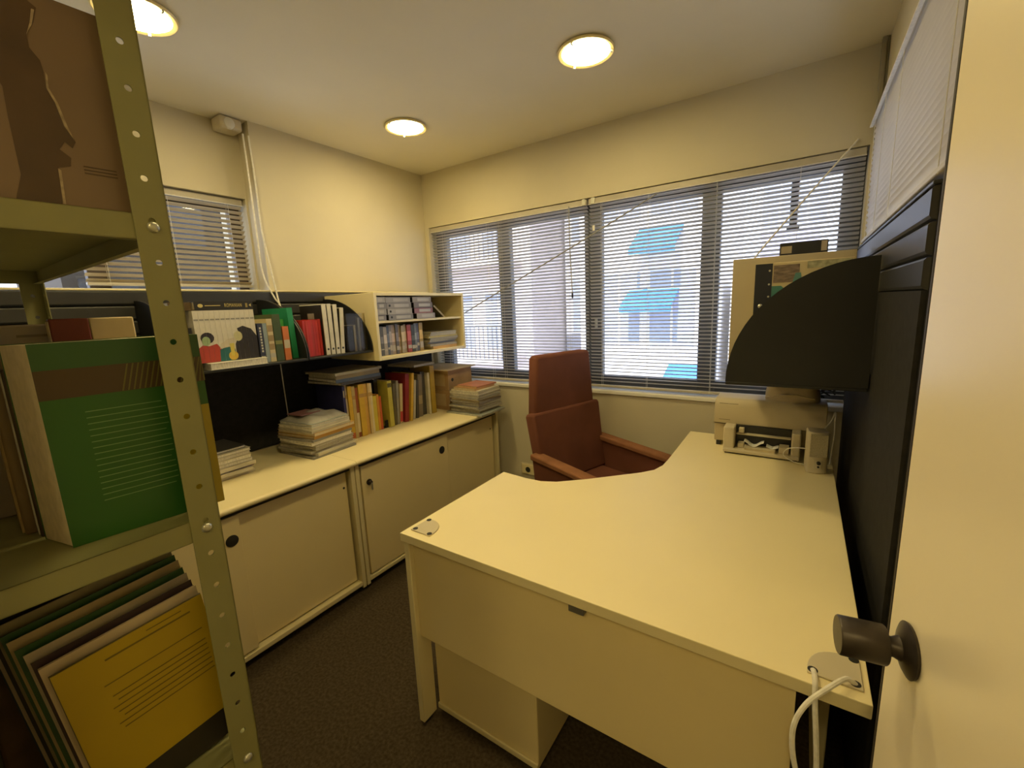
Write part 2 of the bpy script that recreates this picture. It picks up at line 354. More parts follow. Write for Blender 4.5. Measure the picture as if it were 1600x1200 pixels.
# ------------------------------------------------------------------ black panel walls with slotted rails
def slotted_panel(label, x0, x1, y0, y1, z0, z1, edge):
    # x1 = visible face side
    t = thing('wall_panel', label, 'panel')
    s = 1 if x1 > x0 else -1
    zz = [z1-.215, z1-.145, z1-.075]
    part('fabric_board', BLACKP, t, (min(x0, x1-s*.012), y0, z0), (max(x0, x1-s*.012), y1, z1-.01), 0)
    part('face', BLACKP, t, (min(x1-s*.012, x1-s*.002), y0+.004, z0+.004), (max(x1-s*.012, x1-s*.002), y1-.004, z1-.2045), 0)
    for z in (z1-.205, z1-.139, z1-.073):
        poly = [(0, 0), (.010, .004), (.013, .010), (.013, .058), (.009, .063), (0, .063)]
        poly = [(x1-s*.013+s*p[0], z+p[1]) for p in poly]
        MB().prism(poly, y0+.002, y1-.002, 'y').build('slotted_rail', RAIL, t)
    part('top_cap', edge, t, (min(x0, x1), y0, z1-.008), (max(x0, x1), y1, z1), .002)
    return t
slotted_panel('black fabric panel with slotted rails behind the left shelves', -2.540, -2.508, -.0, 2.56, .722, 1.606, EDGE)
PR = slotted_panel('tall black fabric panel with slotted rails beside the desk', .232, .19, 1.165, 2.56, .03, 1.656, RAIL)
part('end_trim', EDGE, PR, (.212, 1.152, .03), (.231, 1.164, 1.66), .002)

# ------------------------------------------------------------------ black shelves with rounded ends
def quarter(depth, ht, n=18):
    return [(0, 0), (depth, 0)]+[(depth*math.cos(a), ht*math.sin(a)) for a in [PI/2*i/n for i in range(1, n)]]+[(0, ht)]
def wing_shelf(label, xw, s, y0, y1, z, depth, ht, mids=()):
    t = thing('wall_shelf', label, 'shelf')
    part('shelf_board', BLACKM, t, (min(xw, xw+s*depth), y0, z-.012), (max(xw, xw+s*depth), y1, z), .003)
    for a in [y0, y1-.006]+list(mids):
        MB().prism([(xw+s*p[0], z+p[1]) for p in quarter(depth, ht)], a, a+.006, 'y').build('end_plate', BLACKM, t)
    part('wall_flange', BLACKM, t, (min(xw, xw+s*.008), y0+.006, z), (max(xw, xw+s*.008), y1-.006, z+.05), .002)
    return t
SZ = 1.243
wing_shelf('black metal shelf with the white box set and green books', -2.506, 1, .16, 1.236, SZ, .43, .31, (.70,))
wing_shelf('black metal shelf holding red pamphlets and white-edged cases', -2.506, 1, 1.240, 1.640, SZ, .43, .31)
wing_shelf('black metal shelf with a big rounded end plate over the printer', .188, -1, 1.735, 2.50, 1.152, .41, .41)

# ------------------------------------------------------------------ open cream shelf cabinet (left, by the window)
t = thing('shelf_cabinet', 'small open cream shelf cabinet full of cases by the window', 'shelf', (0, 0, 0))
cx0, cx1, cy0, cy1, cz0, cz1 = -2.506, -2.037, 1.645, 2.435, 1.178, 1.571
MB().prism([(cx0, cz0), (cx1-.03, cz0), (cx1, cz0+.0), (cx1, cz1), (cx0, cz1)], cy0, cy0+.02, 'y').build('side_panel', LAM, t, .002)
part('side_panel', LAM, t, (cx0, cy1-.02, cz0), (cx1, cy1, cz1), .002)
part('top', LAM, t, (cx0, cy0+.02, cz1-.018), (cx1, cy1-.02, cz1), .002)
part('bottom', LAM, t, (cx0, cy0+.02, cz0), (cx1, cy1-.02, cz0+.02), .002)
part('back_panel', LAMD, t, (cx0, cy0+.02, cz0+.02), (cx0+.008, cy1-.02, cz1-.018))
part('middle_shelf', LAM, t, (cx0+.008, cy0+.02, 1.394), (cx1-.015, cy1-.02, 1.408), .002)

# ------------------------------------------------------------------ books
def upright(name, label, cat, x, y, z, th, ht, dp, cover, lean=0, group=None, pages=PAGES, turn=0, band=None, spine=1, yaw=0):
    """book standing with its spine to +x; (x, y) = spine edge, y = low side of thickness; lean tilts it in the y-z plane"""
    t = thing(name, label, cat, (x, y, z), (-lean, 0, yaw), group)
    c = .0022
    m = cmat(cover) if isinstance(cover, tuple) else cover
    b = MB().box((-dp, 0, 0), (0, c, ht)).box((-dp, th-c, 0), (0, th, ht))
    if spine: b.box((-c, c, 0), (0, th-c, ht))
    b.build('cover', m, t)
    part('pages', pages, t, (-dp+.004, c, .003), (-c if spine else -.003, th-c, ht-.003))
    if band:
        for (z0, z1, col) in band:
            part('spine_band', cmat(col), t, (0, .001, ht*z0), (.0006, th-.001, ht*z1))
    return t
def flat(name, label, cat, x, y, z, lx, ly, th, cover, rz=0, group=None, pages=PAGESW, spine=None, tilt=0):
    """book lying flat, centred at (x, y), base z; cover boards top and bottom, spine on side 'x+' 'x-' 'y-' or None"""
    t = thing(name, label, cat, (x, y, z), (tilt, 0, rz), group)
    c = min(.0018, th*.25); m = cmat(cover) if isinstance(cover, tuple) else cover
    b = MB().box((-lx/2, -ly/2, 0), (lx/2, ly/2, c)).box((-lx/2, -ly/2, th-c), (lx/2, ly/2, th))
    if spine == 'x+': b.box((lx/2-c, -ly/2, c), (lx/2, ly/2, th-c))
    if spine == 'y-': b.box((-lx/2, -ly/2, c), (lx/2, -ly/2+c, th-c))
    b.build('cover', m, t)
    part('pages', pages, t, (-lx/2+.003, -ly/2+.003, c), (lx/2-.003, ly/2-.003, th-c))
    return t
def text_part(txt, size, m, parent, T, depth=.0006, sx=1.0):
    cu = bpy.data.curves.new('lettering', 'FONT'); cu.body = txt; cu.size = size; cu.extrude = depth; cu.align_x = 'CENTER'; cu.align_y = 'CENTER'; cu.space_character = 1.15
    o = bpy.data.objects.new('lettering', cu); dg = None
    COL.objects.link(o)
    dg = bpy.context.evaluated_depsgraph_get()
    me = bpy.data.meshes.new_from_object(o.evaluated_get(dg)); COL.objects.unlink(o); bpy.data.objects.remove(o)
    n = bpy.data.objects.new('lettering', me); COL.objects.link(n); me.materials.clear(); me.materials.append(m); n.parent = parent; n.matrix_local = T @ Matrix.Diagonal((sx, 1, 1, 1))
    return n
# basis for a print on a +x face (text runs along +y, up is z)
def face_x(x, y, z): return Matrix(((0, 0, 1, x), (1, 0, 0, y), (0, 1, 0, z), (0, 0, 0, 1)))
# text running down a spine (+x face, reading top to bottom)
def spine_x(x, y, z): return Matrix(((0, 0, 1, x), (0, 1, 0, y), (-1, 0, 0, z), (0, 0, 0, 1)))

# --- shelf A: flat white book, box set of thin white volumes, black book on top
XS = -2.12
flat('book', 'thin white book lying flat under the illustrated white volumes', 'book', -2.20, .915, SZ, .25, .24, .028, (.70, .68, .60), spine=None)
n = 12; y = .775; thv = .0205
def disc(cx, cz, rx, rz, n=14, a0=0, a1=2*PI): return [(cx+rx*math.cos(a0+(a1-a0)*i/n), cz+rz*math.sin(a0+(a1-a0)*i/n)) for i in range(n)]
def clip_poly(poly, y0, y1):
    def cut(p, keep, val):
        out = []
        for i in range(len(p)):
            a, b2 = p[i], p[(i+1) % len(p)]
            ka, kb = keep(a[0]), keep(b2[0])
            if ka: out.append(a)
            if ka != kb:
                s = (val-a[0])/(b2[0]-a[0]); out.append((val, a[1]+s*(b2[1]-a[1])))
        return out
    p = cut(poly, lambda v: v >= y0, y0)
    return cut(p, lambda v: v <= y1, y1) if p else p
pic = [  # figures printed across the spines: (colour, polygon in y,z from the set's lower left corner)
    ((.42, .05, .03), [(.0, .0), (.085, .0), (.095, .05), (.075, .078), (.045, .07), (.02, .075), (.0, .06)]),
    ((.02, .13, .14), [(.08, .0), (.15, .0), (.145, .05), (.115, .065), (.085, .05)]),
    ((.03, .022, .03), disc(.042, .105, .026, .024)),
    ((.35, .48, .25), disc(.036, .092, .016, .02)),
    ((.025, .02, .018), [(.148, .0), (.246, .0), (.246, .10), (.225, .135), (.19, .15), (.165, .14), (.17, .115), (.15, .07)]),
    ((.60, .56, .30), disc(.165, .105, .018, .022)),
    ((.62, .55, .42), [(.085, .055), (.12, .06), (.155, .085), (.15, .10), (.12, .095), (.09, .075)]),
    ((.62, .42, .06), disc(.135, .02, .02, .02)), ((.60, .50, .10), [(.128, .02), (.14, .02), (.145, .075), (.125, .075)]),
]
for i in range(n):
    b0 = upright('paperback', 'slim white volume, %s from the left in the set with a picture across its spines' % (ORD[i] or 'first'), 'book', XS, y, SZ+.030, thv-.0004, .222, .17, (.68, .64, .54), group='white illustrated volumes', pages=PAGESW)
    yo = y-.775
    part('spine_band', cmat((.30, .29, .26)), b0, (0, .002, .180), (.0005, thv-.0024, .186))
    for col, poly in pic:
        c = clip_poly(poly, yo, yo+thv-.0005)
        if len(c) > 2: MB().prism([(p[0]-yo, p[1]) for p in c], 0.0002+.0001*pic.index((col, poly)), .0006+.0001*pic.index((col, poly)), 'x').build('spine_print', cmat(col), b0)
    y += thv
t = flat('book', 'black book with gold lettering lying on top of the white volumes', 'book', -2.205, .905, SZ+.254, .17, .235, .036, (.02, .017, .012), spine='x+', pages=PAGES)
GOLD = cmat((.62, .50, .18)); t['label'] = 'black book with gold spine lettering lying on top of the white volumes'
text_part('ROMANIAN', .022, GOLD, t, face_x(.0852, .034, .018), sx=.56)
MB().prism(disc(-.095, .018, .010, .008, 12), .085, .0856, 'x').build('spine_emblem', GOLD, t)
part('spine_rule', GOLD, t, (.085, -.078, .0165), (.0855, -.018, .0195))
MB().prism([(.100, .018), (.109, .011), (.109, .025)], .085, .0856, 'x').build('spine_emblem', GOLD, t)
part('spine_stamp', cmat((.35, .27, .08)), t, (.085, .085, .008), (.0855, .094, .027))
flat('book', 'thin dark brown book lying behind the gold-lettered black one', 'book', -2.23, .745, SZ+.254, .17, .08, .034, (.12, .08, .04), spine='x+')
upright('book', 'dark navy book standing at the left end of the white volumes', 'book', -2.14, .755, SZ+.001, .016, .18, .15, (.03, .03, .045))
# --- books to the right of the box set
A = [('narrow dark navy book with white spine lettering', 1.026, .022, .185, (.03, .035, .075), [(.10, .17, (.4, .38, .3))]),
     ('slim blue-grey book beside the navy one', 1.050, .018, .185, (.28, .34, .36), None),
     ('cream book with brown patterned spine', 1.070, .026, .205, (.62, .52, .30), [(.1, .2, (.5, .48, .4)), (.28, .42, (.35, .25, .12)), (.48, .62, (.35, .25, .12)), (.7, .85, (.38, .27, .14))]),
     ('tall dark green book between the cream and orange ones', 1.100, .036, .225, (.06, .09, .03), [(.36, .44, (.25, .26, .08))]),
     ('short orange book with a pale picture on its spine', 1.142, .030, .165, (.62, .19, .05), [(.35, .6, (.55, .5, .36))])]
for lab, y, th, ht, col, band in A:
    bk = upright('book', lab, 'book', -2.115, y, SZ+.001, th, ht, .17, col, band=band)
    if 'navy' in lab and 'lettering' in lab:
        for k in range(9): part('spine_letter', cmat((.6, .58, .5)), bk, (0, .007, .05+k*.0135), (.0006, .015, .059+k*.0135))
upright('folder', 'light green folder behind the orange book', 'folder', -2.19, 1.176, SZ+.001, .010, .20, .2, (.10, .48, .12), spine=1, lean=.04)
upright('folder', 'large bright green plastic folder at the right end of the shelf', 'folder', -2.15, 1.200, SZ+.001, .028, .255, .24, (.015, .26, .10), lean=-.02)
upright('book', 'pale cream book leaning behind the navy and cream ones', 'book', -2.31, 1.03, SZ+.001, .03, .24, .14, (.62, .54, .36), lean=.06)
# --- shelf B
for i in range(7):
    upright('pamphlet', 'thin red pamphlet, %s from the left in the red row on the black shelf' % (ORD[i] or 'first'), 'pamphlet', -2.13+random.uniform(-.004, .004), 1.258+i*.0145, SZ+.001, .0135, .19+random.uniform(-.004, .003), .15, (.50+.04*(i % 3), .035+.01*(i % 2), .03), group='red pamphlets')
for i, (y, h, lean) in enumerate(((1.364, .265, 0), (1.394, .265, 0), (1.424, .262, .02), (1.452, .245, .07))):
    t = thing('magazine_case', ['black case with white edges, first of four right of the red pamphlets', 'black case with white edges, second of four right of the red pamphlets', 'black case with white edges, third of four right of the red pamphlets', 'leaning black case with white edges, last of four on the black shelf'][i], 'case', (-2.11, y, SZ+.001), (-lean, 0, 0), 'white-edged cases')
    part('body', cmat((.02, .02, .02)), t, (-.21, 0, 0), (-.006, .022, h))
    b = MB().box((-.006, 0, 0), (0, .022, h)).box((-.21, .0, h), (0, .022, h+.005)); b.build('white_edge', cmat((.72, .68, .56)), t)
    MB().prism(disc(.011, .03, .006, .006, 10), 0, .0006, 'x').build('label_dot', DKPLAST, t)
    part('cover_sticker', cmat((.30, .28, .24)), t, (-.14, -.0006, h*.72), (-.08, 0, h*.84))
Bl = [(1.497, .050, .145, (.015, .014, .012)), (1.550, .013, .15, (.42, .38, .27)), (1.566, .012, .20, (.05, .045, .04)), (1.580, .012, .19, (.30, .30, .30)), (1.594, .016, .185, (.04, .03, .03))]
labs = ['thick black case left of the thin ones on the black shelf', 'short cream-spined case on the black shelf', 'thin charcoal case between the cream and grey ones', 'thin grey case near the cream cabinet side', 'dark case against the cream cabinet side']
for (y, th, ht, col), lab in zip(Bl, labs):
    upright('disc_case', lab, 'case', -2.12, y, SZ+.001, th, ht, .14, col, lean=.02 if th < .04 else 0)
MB_ac = thing('acrylic_holder', 'clear acrylic holder around the dark cases on the black shelf', 'holder', (-2.10, 1.494, SZ+.001))
ACR = glass('clear_acrylic', (.86, .84, .78), .975, .15)
part('front_sheet', ACR, MB_ac, (0, 0, 0), (.003, .125, .215)); part('side_sheet', ACR, MB_ac, (-.012, 0, 0), (0, .0015, .215)); part('side_sheet', ACR, MB_ac, (-.012, .1235, 0), (0, .125, .215))
cord('panel_cord', 'pale cord hanging down the black panel to the sideboard', [(-2.496, 1.31, 1.23), (-2.495, 1.312, 1.0), (-2.49, 1.315, .73)], .003, CORD)

# --- cream cabinet, upper row: flat cases in two columns
DV = [(.30, .28, .27), (.36, .34, .33), (.26, .25, .25), (.40, .38, .37)]
for i in range(4):
    pos = ['bottom', 'second from the bottom', 'third from the bottom', 'top'][i]
    for (nm, yc, ly, cols, dx) in (('left', 1.708, .068, DV, 0), ('middle', 1.845, .195, DV, 0), ('right', 2.035, .165, [(.30, .27, .25), (.38, .34, .33), (.32, .14, .15), (.20, .17, .17)], 0)):
        t = flat('video_case', '%s flat case in the %s column of the cream cabinet' % (pos, nm), 'case', -2.15+random.uniform(-.006, .006), yc+random.uniform(-.006, .006)+(.01*(3-i) if nm == 'right' else 0), 1.4085+i*.0345, .20, ly, .0335, cols[(i+len(nm)) % 4], group='flat cases in the cream cabinet', spine='x+', pages=DKPLAST)
        if nm == 'middle' and i < 3: MB().prism(disc(-.075, .017, .007, .007, 10), .1, .1006, 'x').build('label_dot', DKPLAST, t)
        part('spine_label', cmat((.48, .46, .44)), t, (.1, -.04 if ly > .1 else -.02, .008), (.1005, ly/2-.02, .026))
t = thing('disc_case', 'single thin case leaning in the right end of the cream cabinet', 'case', (-2.12, 2.315, 1.409), (math.radians(52), 0, 0))
part('case', cmat((.10, .09, .08)), t, (-.13, -.006, 0), (0, .006, .13), .002); part('edge', cmat((.5, .42, .25)), t, (0, -.006, 0), (.002, .006, .13))
flat('disc_case', 'dark case lying flat at the right end of the cream cabinet', 'case', -2.36, 2.235, 1.4085, .14, .13, .016, (.05, .05, .05), spine='x+')
# --- cream cabinet, lower row of upright discs
cols = [(.30, .08, .08), (.18, .2, .22), (.12, .12, .13), (.40, .36, .34), (.10, .12, .18), (.26, .24, .25), (.38, .30, .26), (.14, .13, .15), (.36, .27, .18), (.44, .36, .24), (.40, .33, .24), (.38, .07, .07), (.05, .06, .06), (.20, .22, .24), (.10, .10, .16), (.46, .32, .10)]
wd = [.022, .018, .024, .026, .018, .020, .028, .022, .026, .026, .022, .034, .030, .022, .022, .032]
nm = ['red', 'slate', 'charcoal', 'pale grey', 'navy', 'grey', 'tan', 'dark grey', 'brown', 'beige', 'light brown', 'bright red', 'black', 'blue-grey', 'dark blue', 'mustard']
y = 1.670
for i, (c, th) in enumerate(zip(cols, wd)):
    t = upright('disc_case', '%s disc case, %s from left in the lower row of the cream cabinet' % (nm[i], ORD[i] if i else 'first'), 'case', -2.09+random.uniform(-.008, .004), y, 1.1985, th-.001, .182+random.uniform(-.012, .006), .135, c, group='discs in the cream cabinet', pages=DKPLAST,
        band=[(random.uniform(.1, .2), random.uniform(.22, .34), (.5, .46, .4)), (.42, random.uniform(.55, .8), tuple(min(1, v*1.8+.04) for v in c))])
    y += th
def pile(prefix, place, cat, x, y, z, items, group, jitter=.012, rz=0.0):
    n = len(items)
    for i, (lx, ly, th, cover, pg, cname) in enumerate(items):
        k = n-1-i
        pos = 'topmost' if k == 0 else ('bottom' if i == 0 else '%s from the top' % ORD[k])
        lab = '%s %s, %s in %s' % (cname, prefix.replace('_', ' '), pos, place)
        flat(prefix, lab, cat, x+random.uniform(-jitter, jitter), y+random.uniform(-jitter, jitter), z, lx, ly, th, cover, rz+random.uniform(-.06, .06), group, pg, spine=random.choice([None, 'x+']))
        z += th+.0004
    return z
G1, G2, G3, G4 = (.48, .44, .34), (.34, .31, .25), (.58, .53, .42), (.26, .25, .23)
pile('magazine', 'the pile inside the cream cabinet', 'magazine', -2.17, 2.235, 1.1985,
     [(.2, .24, .018, (.60, .36, .10), PAGES, 'orange'), (.22, .27, .016, G2, PAGESG, 'grey'), (.21, .26, .014, G4, PAGESG, 'dark grey'), (.22, .28, .012, G1, PAGESG, 'beige'), (.21, .27, .014, G2, PAGESG, 'grey'), (.22, .28, .012, (.5, .42, .16), PAGES, 'yellowish'), (.21, .25, .014, G3, PAGESW, 'cream'), (.2, .26, .012, G1, PAGESG, 'beige')], 'pile in the cream cabinet')

# ------------------------------------------------------------------ things on the sideboards
Z0 = CZ+.0008
pile('journal', 'the short stack beside the rack', 'journal', -2.28, .80, Z0,
     [(.24, .28, .018, G3, PAGESW, 'white'), (.24, .29, .016, G3, PAGESW, 'white'), (.23, .30, .006, (.25, .12, .25), PAGESW, 'purple-edged'), (.23, .28, .018, G3, PAGESW, 'white'), (.23, .27, .016, G1, PAGESW, 'cream'), (.23, .27, .018, G3, PAGESW, 'white'), (.22, .26, .016, G3, PAGESW, 'white'), (.22, .26, .014, G1, PAGESW, 'cream'), (.21, .25, .012, (.05, .045, .035), PAGESW, 'black')], 'journals by the rack')
z = pile('magazine', 'the tall stack by the blue book', 'magazine', -2.205, 1.305, Z0,
     [(.29, .27, .012, G4, PAGESG, 'dark grey'), (.29, .27, .014, G3, PAGESW, 'pale'), (.28, .27, .012, G2, PAGESG, 'grey'), (.28, .26, .016, G1, PAGESG, 'beige'), (.28, .26, .014, G2, PAGESG, 'grey'), (.27, .26, .018, G3, PAGESW, 'white'), (.28, .26, .012, G4, PAGESG, 'dark'), (.29, .27, .016, (.46, .25, .05), PAGES, 'brown'), (.29, .27, .018, (.55, .33, .08), PAGES, 'orange-brown'), (.27, .25, .014, G1, PAGESG, 'beige'), (.26, .25, .016, G3, PAGESW, 'pale'), (.26, .24, .014, (.35, .38, .36), PAGESW, 'greenish white')], 'tall magazine stack', .010, .10)
# plastic-wrapped magazines on the stack
t = thing('plastic_sleeve', 'clear plastic sleeve with brochures bulging on top of the tall stack', 'sleeve', (-2.215, 1.31, z), (0, 0, .12))
vs = []; fs = []; NX, NY = 12, 12
for i in range(NX+1):
    for j in range(NY+1):
        u, v = i/NX*2-1, j/NY*2-1
        hgt = max(0, (1-u**4)*(1-v**4))*(.028+.012*math.sin(5*u+2)*math.cos(4*v))+.001
        vs.append((u*.13*(1-.05*v*v), v*.125*(1-.06*u*u), hgt))
for i in range(NX):
    for j in range(NY): a = i*(NY+1)+j; fs.append((a, a+NY+1, a+NY+2, a+1))
n0 = len(vs); vs2 = vs+[(x, y, 0) for x, y, zz in vs]; fs2 = fs+[tuple(n0+i for i in f[::-1]) for f in fs]
MB().add(vs2, fs2).build('film', mat('plastic_film', (.42, .40, .36), .18, .15, 20, spec=.8), t, smooth=True)
part('brochure', cmat((.22, .10, .10)), t, (-.09, -.10, .028), (.03, .02, .034), .002)

# --- first row on the second sideboard: blue dictionary and the yellow spines
t = upright('book', 'large blue book with a white spine foot at the start of the yellow row', 'book', -2.165, 1.466, Z0, .016, .325, .26, (.03, .03, .12), pages=PAGES)
part('spine_band', cmat((.62, .6, .52)), t, (0, .0005, 0), (.0007, .0155, .075)); part('spine_title', cmat((.55, .5, .35)), t, (0, .004, .26), (.0007, .010, .30))
RW = [(1.484, .016, .33, (.45, .38, .28), 'greyish tan'), (1.501, .026, .32, (.60, .38, .04), 'deep yellow'), (1.528, .022, .315, (.48, .36, .15), 'mottled tan'), (1.551, .022, .30, (.28, .08, .03), 'dark red'), (1.574, .038, .318, (.62, .40, .05), 'thick yellow'), (1.613, .024, .315, (.60, .36, .10), 'orange-yellow'), (1.638, .016, .315, (.62, .46, .22), 'cream'), (1.655, .020, .312, (.66, .58, .40), 'pale cream')]
for i, (y, th, ht, c, nm_) in enumerate(RW):
    bd = [(.02, .12, (.5, .12, .03))] if i == 1 else ([(.1, .5, (.66, .56, .36))] if i == 3 else [(.75, .82, (.4, .25, .08))])
    upright('book', '%s book in the tall row right of the blue book' % nm_, 'book', -2.17+random.uniform(-.005, .006), y, Z0, th-.001, ht, .22, c, group='tall yellow row', band=bd)
z = Z0+.335
for i, (lx, ly, th, c, pg, nm_) in enumerate([(.30, .30, .016, (.05, .045, .04), PAGESG, 'black'), (.30, .30, .018, (.09, .12, .2), PAGESW, 'dark blue'), (.28, .30, .022, (.30, .24, .15), PAGESG, 'brown'), (.29, .33, .014, (.38, .35, .28), PAGESG, 'grey')]):
    flat('magazine', '%s magazine lying across the tops of the yellow row' % nm_, 'magazine', -2.30, 1.585, z, lx, ly, th, c, random.uniform(-.05, .1), 'magazines on the yellow row', pg, spine='x+'); z += th+.0005
# --- second row
t = thing('bookend', 'black metal bookend under the lime-yellow book', 'bookend', (-2.19, 1.752, Z0))
part('base_plate', BLACKM, t, (-.10, 0, 0), (.0, .055, .003)); part('upright_plate', BLACKM, t, (-.20, 0, 0), (-.105, .004, .22)); part('front_lip', BLACKM, t, (.0, .012, 0), (.003, .055, .05))
R2B = [('small yellow paperback', 1.680, .032, .225, (.60, .48, .06), 0, .0), ('small orange paperback', 1.713, .018, .23, (.62, .27, .04), 0, 0), ('small red-orange paperback', 1.732, .016, .215, (.52, .10, .03), 0, 0),
       ('tall black binder', 1.756, .030, .31, (.014, .013, .012), 0, -.07),
       ('tall lime-yellow book', 1.789, .034, .30, (.52, .46, .08), 0, .02), ('thin cream-edged black book', 1.825, .012, .30, (.55, .5, .36), .01, .0),
       ('dark olive book', 1.840, .022, .275, (.12, .10, .05), .03, 0), ('slim grey book', 1.865, .018, .29, (.28, .26, .23), .05, 0), ('cream and red book', 1.886, .024, .265, (.56, .46, .26), .09, 0),
       ('tall dark red book', 1.922, .034, .325, (.26, .022, .022), .10, .01), ('leaning golden-yellow book', 1.962, .020, .325, (.62, .40, .05), .13, .02), ('pale grey-white book', 2.005, .020, .27, (.48, .45, .38), .12, 0),
       ('black and grey book', 2.035, .024, .265, (.07, .065, .06), .08, 0), ('grey-brown patterned book', 2.068, .040, .30, (.22, .18, .13), .05, -.01), ('charcoal box binder', 2.126, .040, .31, (.06, .055, .05), 0, -.03), ('cream-white book', 2.170, .020, .30, (.66, .60, .44), 0, -.005), ('mustard-yellow thick book', 2.194, .042, .345, (.46, .32, .05), 0, .0)]
for lab, y, th, ht, c, lean, dx in R2B:
    bd = [(.04, .30, (.42, .04, .04))] if 'cream and red' in lab else ([(.86, .95, (.1, .09, .03))] if 'lime' in lab else ([(.3, .5, (.4, .32, .2))] if 'patterned' in lab else None))
    upright('book', lab+' in the mixed row on the far sideboard', 'book', -2.185+dx, y, Z0+(.004 if 'black binder' in lab or 'lime' in lab else 0)+th*math.sin(abs(lean))*(1 if lean > 0 else 0), th-.001, ht, .2, c, lean=lean, group='mixed row', band=bd, yaw=0)
# --- cardboard box files
def box_file(label, z, lid):
    t = thing('archive_box', label, 'box', (0, 0, z), group='cardboard boxes')
    part('body', CARDB, t, (-2.42, 2.315, 0), (-2.125, 2.585, .148), .003)
    part('label_sticker', cmat((.5, .38, .22)), t, (-2.40, 2.3140, .03), (-2.16, 2.3150, .12))
    MB().lathe([(.013, -.002), (.013, .001), (.01, .0012)], 14, Matrix.Translation((-2.1255, 2.36, .075)) @ Matrix.Rotation(PI/2, 4, 'Y')).build('finger_hole', DKPLAST, t)
    if lid: part('lid', mat('pale_card', (.55, .45, .30), .85, .1, 8), t, (-2.47, 2.27, .15), (-2.09, 2.60, .158), .002)
box_file('plain cardboard archive box underneath, beside the mustard book', Z0, False)
box_file('cardboard archive box with a loose pale lid on top of the lower one', Z0+.1495, True)
flat('magazine', 'grey magazine lying on the books left of the cardboard lid', 'magazine', -2.33, 2.155, Z0+.352, .26, .21, .016, (.34, .29, .2), .05, None, PAGESG)
pile('magazine', 'the heap beside the cardboard boxes', 'magazine', -1.955, 2.405, Z0,
     [(.32, .29, .010, (.34, .36, .32), PAGESW, 'greenish'), (.26, .25, .020, G2, PAGESG, 'grey'), (.26, .26, .016, G1, PAGESG, 'beige'), (.27, .26, .014, G4, PAGESG, 'dark grey'), (.26, .25, .018, G2, PAGESG, 'grey'), (.27, .26, .014, (.30, .27, .3), PAGESG, 'lilac-grey'), (.26, .25, .016, G1, PAGES, 'beige'), (.27, .26, .014, G4, PAGESG, 'dark'), (.26, .27, .016, G2, PAGESG, 'grey'), (.27, .26, .018, (.4, .39, .36), PAGESW, 'silvery'), (.25, .25, .012, G3, PAGESW, 'pale'), (.20, .23, .016, (.50, .30, .12), PAGES, 'tan'), (.19, .22, .010, (.45, .18, .1), PAGES, 'reddish')], 'heap of magazines', .014)

# ------------------------------------------------------------------ desk
DX0, DX1, DY0, DY1, DYF, DZ = -1.056, .146, .868, 1.468, 2.445, .74
cv = [(-.86, DY1-.012), (-.80, DY1+.012), (-.70, 1.565), (-.60, 1.665), (-.53, 1.735), (-.49, 1.79), (-.472, 1.86), (-.470, 1.95)]
poly = [(DX0, DY0), (DX1, DY0), (DX1, DYF), (-.475, DYF)]+cv[::-1]+[(-.93, DY1-.014), (DX0, DY1)]
D = thing('desk', 'large cream L-shaped corner desk with a curved inner edge', 'desk', (0, 0, 0))
b = MB(); b.prism(poly, DZ-.029, DZ); nb = len(poly)
o = b.build('desktop', [LAM, EDGE], D)
for p in o.data.polygons: p.material_index = 0 if abs(p.normal.z) > .5 else 1
bv = o.modifiers.new('bevel', 'BEVEL'); bv.width = .002; bv.segments = 2; bv.limit_method = 'ANGLE'
part('modesty_panel', LAMD, D, (DX0+.03, .892, .352), (.036, .908, .700), .002)
part('panel_gap', DARKGAP, D, (DX0+.03, .896, .700), (DX1-.02, .930, DZ-.030))
part('leg_panel', EDGE, D, (DX0+.006, DY0+.006, .012), (DX0+.030, DY0+.07, DZ-.030), .003)
part('leg_panel', EDGE, D, (DX0+.006, DY1-.08, .012), (DX0+.030, DY1-.02, DZ-.030), .003)
part('leg_rail', EDGE, D, (DX0+.006, DY0+.07, .62), (DX0+.030, DY1-.08, DZ-.030), .003)
for yy in (DY0+.02, DY1-.06): part('foot', DARKGAP, D, (DX0+.009, yy, 0), (DX0+.027, yy+.03, .012))
part('leg_panel', EDGE, D, (DX1-.04, 1.30, 0), (DX1-.016, 1.80, DZ-.030), .003)
part('leg_panel', EDGE, D, (-.46, DYF-.03, 0), (DX1-.02, DYF-.006, DZ-.030), .003)
part('latch', mat('grey_latch', (.12, .115, .10), .5), D, (-.447, .872, .690), (-.405, .896, .7105), .002)
def grommet(loc, sx):
    pl = [(0, 0), (.085, 0)]+[(.085*math.cos(q)**.75, .085*math.sin(q)**.75) for q in [PI/2*i/10 for i in range(1, 10)]]+[(0, .085)]
    pl = [(sx*x, y) for x, y in pl]
    g = MB().prism(pl if sx > 0 else pl[::-1], 0, .004).build('cable_grommet', PLAST2, D, .0015, loc=loc)
    for hx, hy in ((.011, .011), (.076, .009), (.009, .076)):
        MB().lathe([(.0085, .0025), (.0085, .0047), (.0065, .0048)], 14, Matrix.Translation((sx*hx, hy, 0))).build('cable_hole', DKPLAST, g)
grommet((-1.035, .897, DZ+.0005), 1)
grommet((.135, .892, DZ+.0005), -1)
t = thing('power_cable', 'pale looped cable coming out of the desk corner cover', 'cable', (0, 0, 0))
MB().tube(sm([(.059, .901, DZ+.003), (.060, .888, DZ+.012), (.062, .868, DZ+.008), (.064, .855, DZ-.03), (.072, .85, .62), (.078, .852, .50), (.074, .856, .3), (.07, .86, .05)]), .0046, 8).build('cable', CORD, t, smooth=True)
